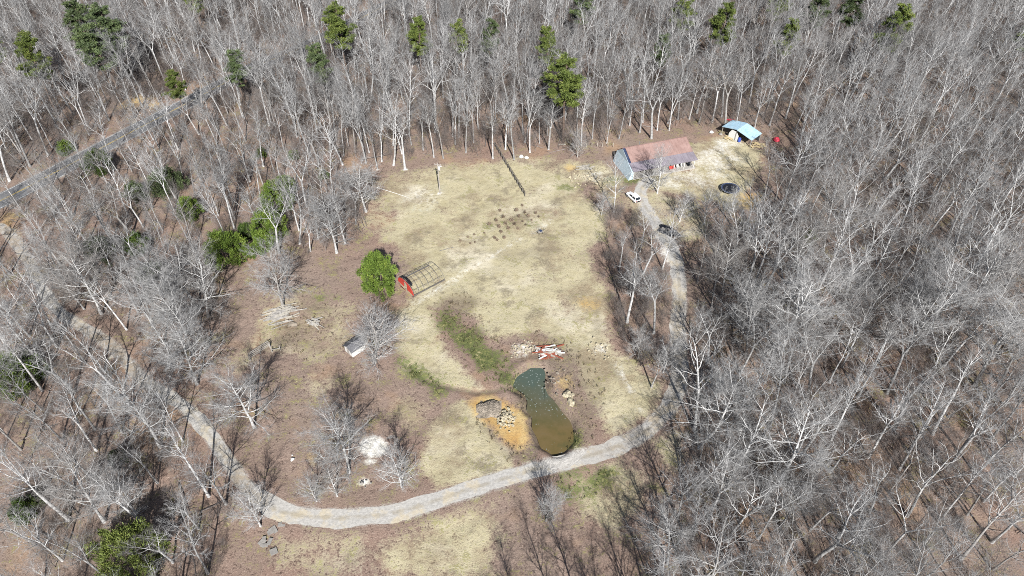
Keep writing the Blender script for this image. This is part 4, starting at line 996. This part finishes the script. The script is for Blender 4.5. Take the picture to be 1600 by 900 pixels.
# stations along x: (x, half width, bottom, shoulder)
ST = [(-2.15, .66, .45, .82), (-2.05, .80, .30, .95), (-1.5, .88, .24, .99), (-.6, .90, .22, .98), (.5, .90, .22, .96), (1.2, .88, .24, .90), (1.8, .82, .28, .78), (2.1, .66, .36, .66)]
mb = MB(); sec = []
for x, w, b, s_ in ST: sec.append([(x, -w * .86, b), (x, -w, (b + s_) * .5), (x, -w * .95, s_ - .06), (x, -w * .82, s_), (x, 0, s_ + .03), (x, w * .82, s_), (x, w * .95, s_ - .06), (x, w, (b + s_) * .5), (x, w * .86, b)])
for sx in sec: mb.v += sx
for i in range(len(sec) - 1):
    for k in range(9): a = i * 9 + k; b = i * 9 + (k + 1) % 9; mb.f.append((a, a + 9, b + 9, b)); mb.m.append(0)
mb.f += [tuple(range(8, -1, -1)), tuple(range(9 * (len(sec) - 1), 9 * len(sec)))]; mb.m += [0, 0]
part('body', mb, M['car'], car, True)
lo = [(-1.98, .74), (1.02, .76)]; hi = [(-1.45, .58), (.25, .60)]; zl, zh = .97, 1.47
mb = MB(); mb.v += [(lo[0][0], -.74, zl), (lo[1][0], -.76, zl - .03), (lo[1][0], .76, zl - .03), (lo[0][0], .74, zl), (hi[0][0], -.58, zh), (hi[1][0], -.60, zh), (hi[1][0], .60, zh), (hi[0][0], .58, zh)]
mb.f += [(0, 1, 5, 4), (1, 2, 6, 5), (2, 3, 7, 6), (3, 0, 4, 7), (4, 5, 6, 7)]; mb.m = [0] * 5; part('window', mb, M['glass'], car)
mb = MB(); mb.prism([(-1.62, -.56), (-1.50, -.64), (.18, -.65), (.34, -.5), (.34, .5), (.18, .65), (-1.50, .64), (-1.62, .56)], 'z', zh - .01, zh + .05); part('roof', mb, M['car'], car)
for s_ in (-1, 1):
    for x0, x1 in ((1.02, .25), (-.35, -.42), (-1.98, -1.45)): mb = MB(); mb.bar((x0, s_ * .76, zl - .02), (x1, s_ * .605, zh), .07); part('pillar', mb, M['car'], car)
for x in (-1.35, 1.30):
    for s_ in (-1, 1):
        mb = MB(); T = [Vector((x, s_ * (.72 + d), .32)) for d in (0, .02, .17, .19)]; mb.tube(T, [.27, .33, .33, .27], 16, 0, False); w_ = part('wheel', mb, M['tyre'], car, True)
        mb = MB(); mb.tube([Vector((x, s_ * .90, .32)), Vector((x, s_ * .925, .32))], [.21, .19], 12, 0, False); mb.face([(x + .19 * math.cos(a), s_ * .925, .32 + .19 * math.sin(a)) for a in np.linspace(0, 6.283, 13)[:-1]]); part('rim', mb, M['steel'], w_)
for s_ in (-1, 1):
    mb = MB(); mb.box(1.93, 2.04, s_ * .60 - .14, s_ * .60 + .14, .60, .72); part('headlight', mb, M['lampglass'], car)
    mb = MB(); mb.box(-2.14, -2.04, s_ * .64 - .10, s_ * .64 + .10, .72, .92); part('taillight', mb, M['redlight'], car)
    mb = MB(); mb.box(.62, .78, s_ * .90, s_ * 1.06, .95, 1.07); part('mirror', mb, M['car'], car)

# ------------------------------------------------------------------ trampoline, tarps
p = at(1140, 298.5); tr = thing('trampoline', 'round black trampoline on the grass in front of the blue shed', 'trampoline', (p.x, p.y, 0), 0)
mb = MB(); mb.disc((0, 0), 1.85, .86, 36); part('mat', mb, M['black'], tr)
mb = MB()
for i in range(36):
    a, b = 2 * math.pi * i / 36, 2 * math.pi * (i + 1) / 36
    mb.face([(1.86 * math.cos(a), 1.86 * math.sin(a), .87), (2.2 * math.cos(a), 2.2 * math.sin(a), .90), (2.2 * math.cos(b), 2.2 * math.sin(b), .90), (1.86 * math.cos(b), 1.86 * math.sin(b), .87)])
part('spring_pad', mb, M['navy'], tr)
mb = MB(); c_ = [Vector((2.23 * math.cos(a), 2.23 * math.sin(a), .88)) for a in np.linspace(0, 2 * math.pi, 37)]; mb.tube(c_, [.04] * 37, 6, 0, False); part('rim', mb, M['steel'], tr, True)
for i in range(6):
    a = i * math.pi / 3 + .3; x, y = 2.2 * math.cos(a), 2.2 * math.sin(a); mb = MB(); mb.tube([Vector((x, y, .88)), Vector((x, y, 0))], [.035, .035], 6, 0, False); part('leg', mb, M['steel'], tr)
p = at(1044, 361); heap = thing('tarp_heap', 'crumpled black tarp with grey junk on the drive turning', 'tarp', (p.x, p.y, 0), -.75)
g = np.random.default_rng(4); V = []; n = 22
for j in range(n + 1):
    for i in range(n + 1):
        u, v = i / n * 2 - 1, j / n * 2 - 1; e = max(0, 1 - (u * u + v * v)); aa = math.atan2(v, u); rr = 1 + .13 * math.sin(3 * aa + 1) + .08 * math.sin(5 * aa)
        k_ = max(abs(u), abs(v)) / max(1e-6, math.hypot(u, v)); V.append((u * k_ * 2.7 * rr, v * k_ * 1.7 * rr, .03 + .45 * min(1, 2.2 * max(0, 1 - math.hypot(u * k_, v * k_))) * (.7 + .3 * math.sin(4 * u + 2 * v)) + abs(g.normal(0, .05))))
m_ = bpy.data.meshes.new('tarp'); m_.from_pydata(V, [], [(j * (n + 1) + i, j * (n + 1) + i + 1, (j + 1) * (n + 1) + i + 1, (j + 1) * (n + 1) + i) for j in range(n) for i in range(n)]); m_.materials.append(M['black']); link('tarp', m_, heap)
for i, (x, y) in enumerate(((-.9, -.7), (.9, -.5), (.2, -.2), (1.5, .3))):
    mb = MB(); T = Matrix.Translation((x, y, .5)) @ Matrix.Rotation(i * 1.3, 4, 'Z') @ Matrix.Rotation(.3, 4, 'X'); mb.box(-.4, .4, -.25, .25, 0, .22, 0, T); part('junk_piece', mb, M['steel'] if i % 2 else M['concrete'], heap)
def tarp(name, label, cat, px, py, rx, ry, h, mat, seed):
    g = np.random.default_rng(seed); p = at(px, py); n = 14; V = []
    for j in range(n + 1):
        for i in range(n + 1):
            u, v = i / n * 2 - 1, j / n * 2 - 1; k_ = max(abs(u), abs(v)) / max(1e-6, math.hypot(u, v)); r_ = math.hypot(u * k_, v * k_); V.append((u * k_ * rx, v * k_ * ry, .02 + h * max(0, 1 - r_ ** 3) + abs(g.normal(0, .08)) * h))
    m_ = bpy.data.meshes.new(name); m_.from_pydata(V, [], [(j * (n + 1) + i, j * (n + 1) + i + 1, (j + 1) * (n + 1) + i + 1, (j + 1) * (n + 1) + i) for j in range(n) for i in range(n)]); m_.materials.append(M[mat])
    return tag(link(name, m_, None, (p.x, p.y, 0)), label, cat)
tarp('tarp_bundle', 'bright red tarp bundle right of the blue roofed shed', 'tarp', 1213, 219, .9, 1.0, .75, 'redtarp', 3)
tarp('tarp_bundle', 'thin red cloth on the leaves behind the blue roofed shed', 'tarp', 1141, 187, 1.2, .5, .15, 'redtarp', 4)
tarp('sack', 'larger of two white sacks on red leaves right of the rail fence', 'sack', 814.6, 245.3, .6, .65, .5, 'white', 5)
tarp('sack', 'smaller flat white sack beside the larger one near the rail fence', 'sack', 822.8, 246.5, .6, .5, .3, 'white', 6)
tarp('sack', 'white bag on the leaves left of the blue roofed shed', 'sack', 1111.5, 207, .6, .5, .45, 'white', 7)
tarp('sack', 'grey bag by the left post of the blue roofed shed', 'sack', 1126, 210, .5, .5, .4, 'concrete', 8)
t = thing('plank', 'pale plank lying on red leaves left of the low twiggy tree', 'plank', (*at(878, 226)[:2], 0), .08)
mb = MB(); mb.box(-.95, .95, -.18, .18, 0, .14); part('plank_board', mb, M['paleboard'], t); mb = MB(); mb.box(-.2, .2, -.25, .15, .14, .2); part('cleat', mb, M['paleboard'], t)
t = thing('fallen_log', 'dark fallen log on the leaves right of the blue roofed shed', 'log', (*at(1184, 196.5)[:2], .15), -.2)
mb = MB(); mb.tube([Vector((-1.2, 0, 0)), Vector((0, .1, .05)), Vector((1.3, 0, 0))], [.2, .22, .18], 9, 0, False); part('log_body', mb, M['bark_dark'], t, True); mb = MB(); mb.tube([Vector((.4, 0, .1)), Vector((.7, -.5, .3))], [.08, .03], 6); part('stub', mb, M['bark_dark'], t)
p0, p1 = at(590, 293.5), at(638, 309); t = thing('white_pipe', 'long white pipe lying on the grass edge at upper left', 'pipe', (p0.x, p0.y, .08), 0)
mb = MB(); mb.tube([Vector((0, 0, 0)), (p1 - p0) * .5 + Vector((0, .05, 0)), p1 - p0], [.06, .06, .05], 8, 0, False); part('pipe_body', mb, M['white'], t, True); mb = MB(); d = (p1 - p0).normalized(); mb.tube([-d * .05, d * .25], [.12, .12], 8, 0, False); part('coupling', mb, M['white'], t)
t = thing('toy_tractor', 'little bluish garden cart left alone on the grass', 'cart', (*at(844, 364)[:2], 0), .4)
mb = MB(); mb.box(-.6, .6, -.35, .35, .3, .55); part('tray', mb, M['concrete'], t); mb = MB(); mb.box(-.15, .35, -.3, .3, .55, .75); part('load', mb, M['navy'], t); mb = MB(); mb.bar((.6, 0, .4), (1.3, 0, .8), .05); part('handle', mb, M['dark'], t)
for x in (-.4, .4):
    for y in (-.38, .38): mb = MB(); mb.tube([Vector((x, y - .05, .18)), Vector((x, y + .05, .18))], [.18, .18], 10, 0, False); part('wheel', mb, M['tyre'], t)

# ------------------------------------------------------------------ utility pole, fences
p = at(687.5, 301.5); pole = thing('utility_pole', 'lone utility pole with white transformer on the dry grass', 'utility pole', (p.x, p.y, 0), -.2)
mb = MB(); mb.tube([Vector((0, 0, -.3)), Vector((0, 0, 8.6))], [.16, .11], 10, 0, False); part('shaft', mb, M['pole'], pole, True)
mb = MB(); mb.tube([Vector((.34, -.1, z)) for z in (6.7, 6.75, 7.6, 7.7)], [.2, .27, .27, .2], 14, 0, False); mb.disc((.34, -.1), .2, 7.7, 14); tk = part('transformer', mb, M['white'], pole, True)
mb = MB(); mb.tube([Vector((.34, -.1, 7.7)), Vector((.34, -.1, 7.95))], [.05, .03], 8, 0, False); part('bushing', mb, M['steel'], tk)
mb = MB(); mb.box(-.75, .75, -.06, .06, 8.1, 8.2); part('crossarm', mb, M['pole'], pole)
for x in (-.65, 0.65): mb = MB(); mb.tube([Vector((x, 0, 8.2)), Vector((x, 0, 8.36))], [.05, .04], 8, 0, False); part('insulator', mb, M['lampglass'], pole)
mb = MB(); mb.tube([Vector((.1, 0, 8.0)), Vector((.6, -.3, 8.25)), Vector((.95, -.5, 8.2))], [.03] * 3, 6, 0, False); mb.box(.85, 1.15, -.62, -.42, 8.08, 8.2); part('lamp', mb, M['white'], pole)
f0, f1 = at(773, 228), at(820, 306)
def rail_fence(a, b, label, n, mat, rails=3, h=1.25):
    rz = math.atan2(b.y - a.y, b.x - a.x); L = math.hypot(b.x - a.x, b.y - a.y); t = thing('rail_fence', label, 'fence', (a.x, a.y, 0), rz)
    for i in range(n + 1): mb = MB(); x = i * L / n; hh_ = h * random.uniform(.9, 1.12); mb.box(x - .09, x + .09, -.09, .09, -.2, hh_); part('post', mb, M[mat], t)
    for i in range(n):
        for r_ in range(rails):
            mb = MB(); z = h * (.28 + .30 * r_); mb.bar((i * L / n, random.uniform(-.05, .05) + .12, z + random.uniform(-.05, .05)), ((i + 1) * L / n, .12 + random.uniform(-.05, .05), z + random.uniform(-.05, .05)), .07, .14); part('rail', mb, M[mat], t)
    return t
rail_fence(f0, f1, 'dark weathered rail fence running from the woods into the clearing', 13, 'fence', 3)
gate = rail_fence(at(391, 562), at(422, 542), 'short grey board fence left of the wide twiggy tree', 2, 'board', 4, 1.3)
rail_fence(at(425, 549), at(438, 546), 'dark low fence stub right of the short grey board fence', 1, 'wood', 1, 1.0)
w0, w1 = at(908, 229), at(958, 229); t = thing('wire_fence', 'thin wire fence on the forest edge left of the house', 'fence', (w0.x, w0.y, 0), math.atan2(w1.y - w0.y, w1.x - w0.x)); L = (w1 - w0).length
for i in range(7): mb = MB(); x = i * L / 6; mb.box(x - .05, x + .05, -.05, .05, -.2, 1.2); part('post', mb, M['paleboard'], t)
for z in (.4, .75, 1.1): mb = MB(); mb.tube([Vector((0, .06, z)), Vector((L, .06, z))], [.015, .015], 4, 0, False); part('wire', mb, M['steel'], t)
# ------------------------------------------------------------------ dried plants of the vegetable plot
VEG = [(719,377),(731,371),(735,381),(741,367),(757,364.5),(764.5,351),(775,345.5),(786,340),(773,372.5),(777,376),(783,363),(788,372),(794,357.5),(790,350),(799,345),(804,351),(809,358),(810.5,339),(820,333),(817,346.5),(821,352),(825,338),(831,344.5),(837,334),(841.5,339.5),(807,329.5),(781,330),(816,322),(742,379),(780,355)]
sm, wm = [], []
for s_ in range(3):
    r_ = random.Random(60 + s_); mb = MB()
    for k in range(26):
        a = r_.uniform(0, 6.28); tip = Vector((math.cos(a) * r_.uniform(.1, .6), math.sin(a) * r_.uniform(.1, .6), r_.uniform(.3, 1.0))); b = Vector((r_.gauss(0, .12), r_.gauss(0, .12), 0)); mb.tube([b, b.lerp(tip, .5) + Vector((0, 0, .1)), tip], [.035, .03, .015], 4)
    sm.append(mb.mesh('stems', M['stalk'])); mb = MB()
    for k in range(70):
        c = Vector((r_.gauss(0, .26), r_.gauss(0, .26), r_.uniform(.1, .85))); d = Vector((r_.gauss(0, 1), r_.gauss(0, 1), r_.gauss(0, .6))).normalized() * .14; e = d.orthogonal() * .6; mb.face([c - d, c + e, c + d, c - e])
    wm.append(mb.mesh('withered_leaves', M['stalk']))
for i, (px, py) in enumerate(VEG):
    p = at(px, py); t = thing('garden_plant', 'withered brown plant standing in the rows of the vegetable plot', 'plant', (p.x, p.y, 0), random.uniform(0, 6), 'withered plants of the vegetable plot'); s_ = random.uniform(.45, .95); t.scale = (s_, s_, s_ * random.uniform(.7, 1.1))
    link('stems', sm[i % 3], t); link('withered_leaves', wm[(i + 1) % 3], t)
# ------------------------------------------------------------------ rough tufts over the green strip, the banks and the grass
def tufts(name, label, regs, mat, n, size):
    C = []
    for pts, k in regs:
        P = PW(pts); lo, hi = P.min(0), P.max(0); q = rng.uniform(lo, hi, (k * 3, 2)); q = q[sdf(q, P) > 0][:k]; C.append(q)
    C = np.vstack(C); C = C + rng.normal(0, .8, C.shape); C = C[sdf(C, pond_s) < -.35]; C = C[np.sin(C[:, 0] * 1.1 + 2 * np.sin(C[:, 1] * .7)) * np.sin(C[:, 1] * 1.3 + 1.5 * np.sin(C[:, 0] * .9)) + rng.normal(0, .35, len(C)) > -.05]; m = len(C); B = np.repeat(C, 7, 0) + rng.normal(0, .12, (m * 7, 2)); c = np.column_stack([B, rng.uniform(.0, .22, len(B))]); d = rng.normal(0, .5, (len(B), 3)); d[:, 2] = np.abs(d[:, 2]) + .6
    link_ = link(name, quads(name, leaves(c, d, size, .22, .3), [M[mat]], rng.random(len(B)))); return tag(link_, label, None, None, 'stuff')
G1 = [(672,487),(700,484),(738,508),(778,545),(802,575),(797,607),(768,598),(738,566),(700,528)]
tufts('green_weeds', 'patch of green weeds leading down to the pond', [(G1, 330), ([(868,750),(910,724),(965,733),(950,756),(890,786)], 110), ([(800,590),(812,590),(812,604),(800,604)], 60), ([(890,675),(908,675),(905,697),(888,697)], 60), ([(632,560),(655,585),(690,606),(680,610),(640,590)], 120)], 'weed2', 1, .40)
tufts('dry_weeds', 'brown dry weeds on the banks and bare soil', [([(830,520),(880,528),(930,560),(945,620),(935,690),(880,705),(898,660),(880,620),(850,580)], 260), ([(700,460),(745,465),(780,540),(720,520),(680,490)], 160), ([(735,650),(760,660),(800,705),(830,715),(790,720)], 90), ([(430,470),(540,470),(540,560),(430,560)], 240), ([(800,610),(830,618),(826,650),(806,640)], 60)], 'drygrass', 1, .40)
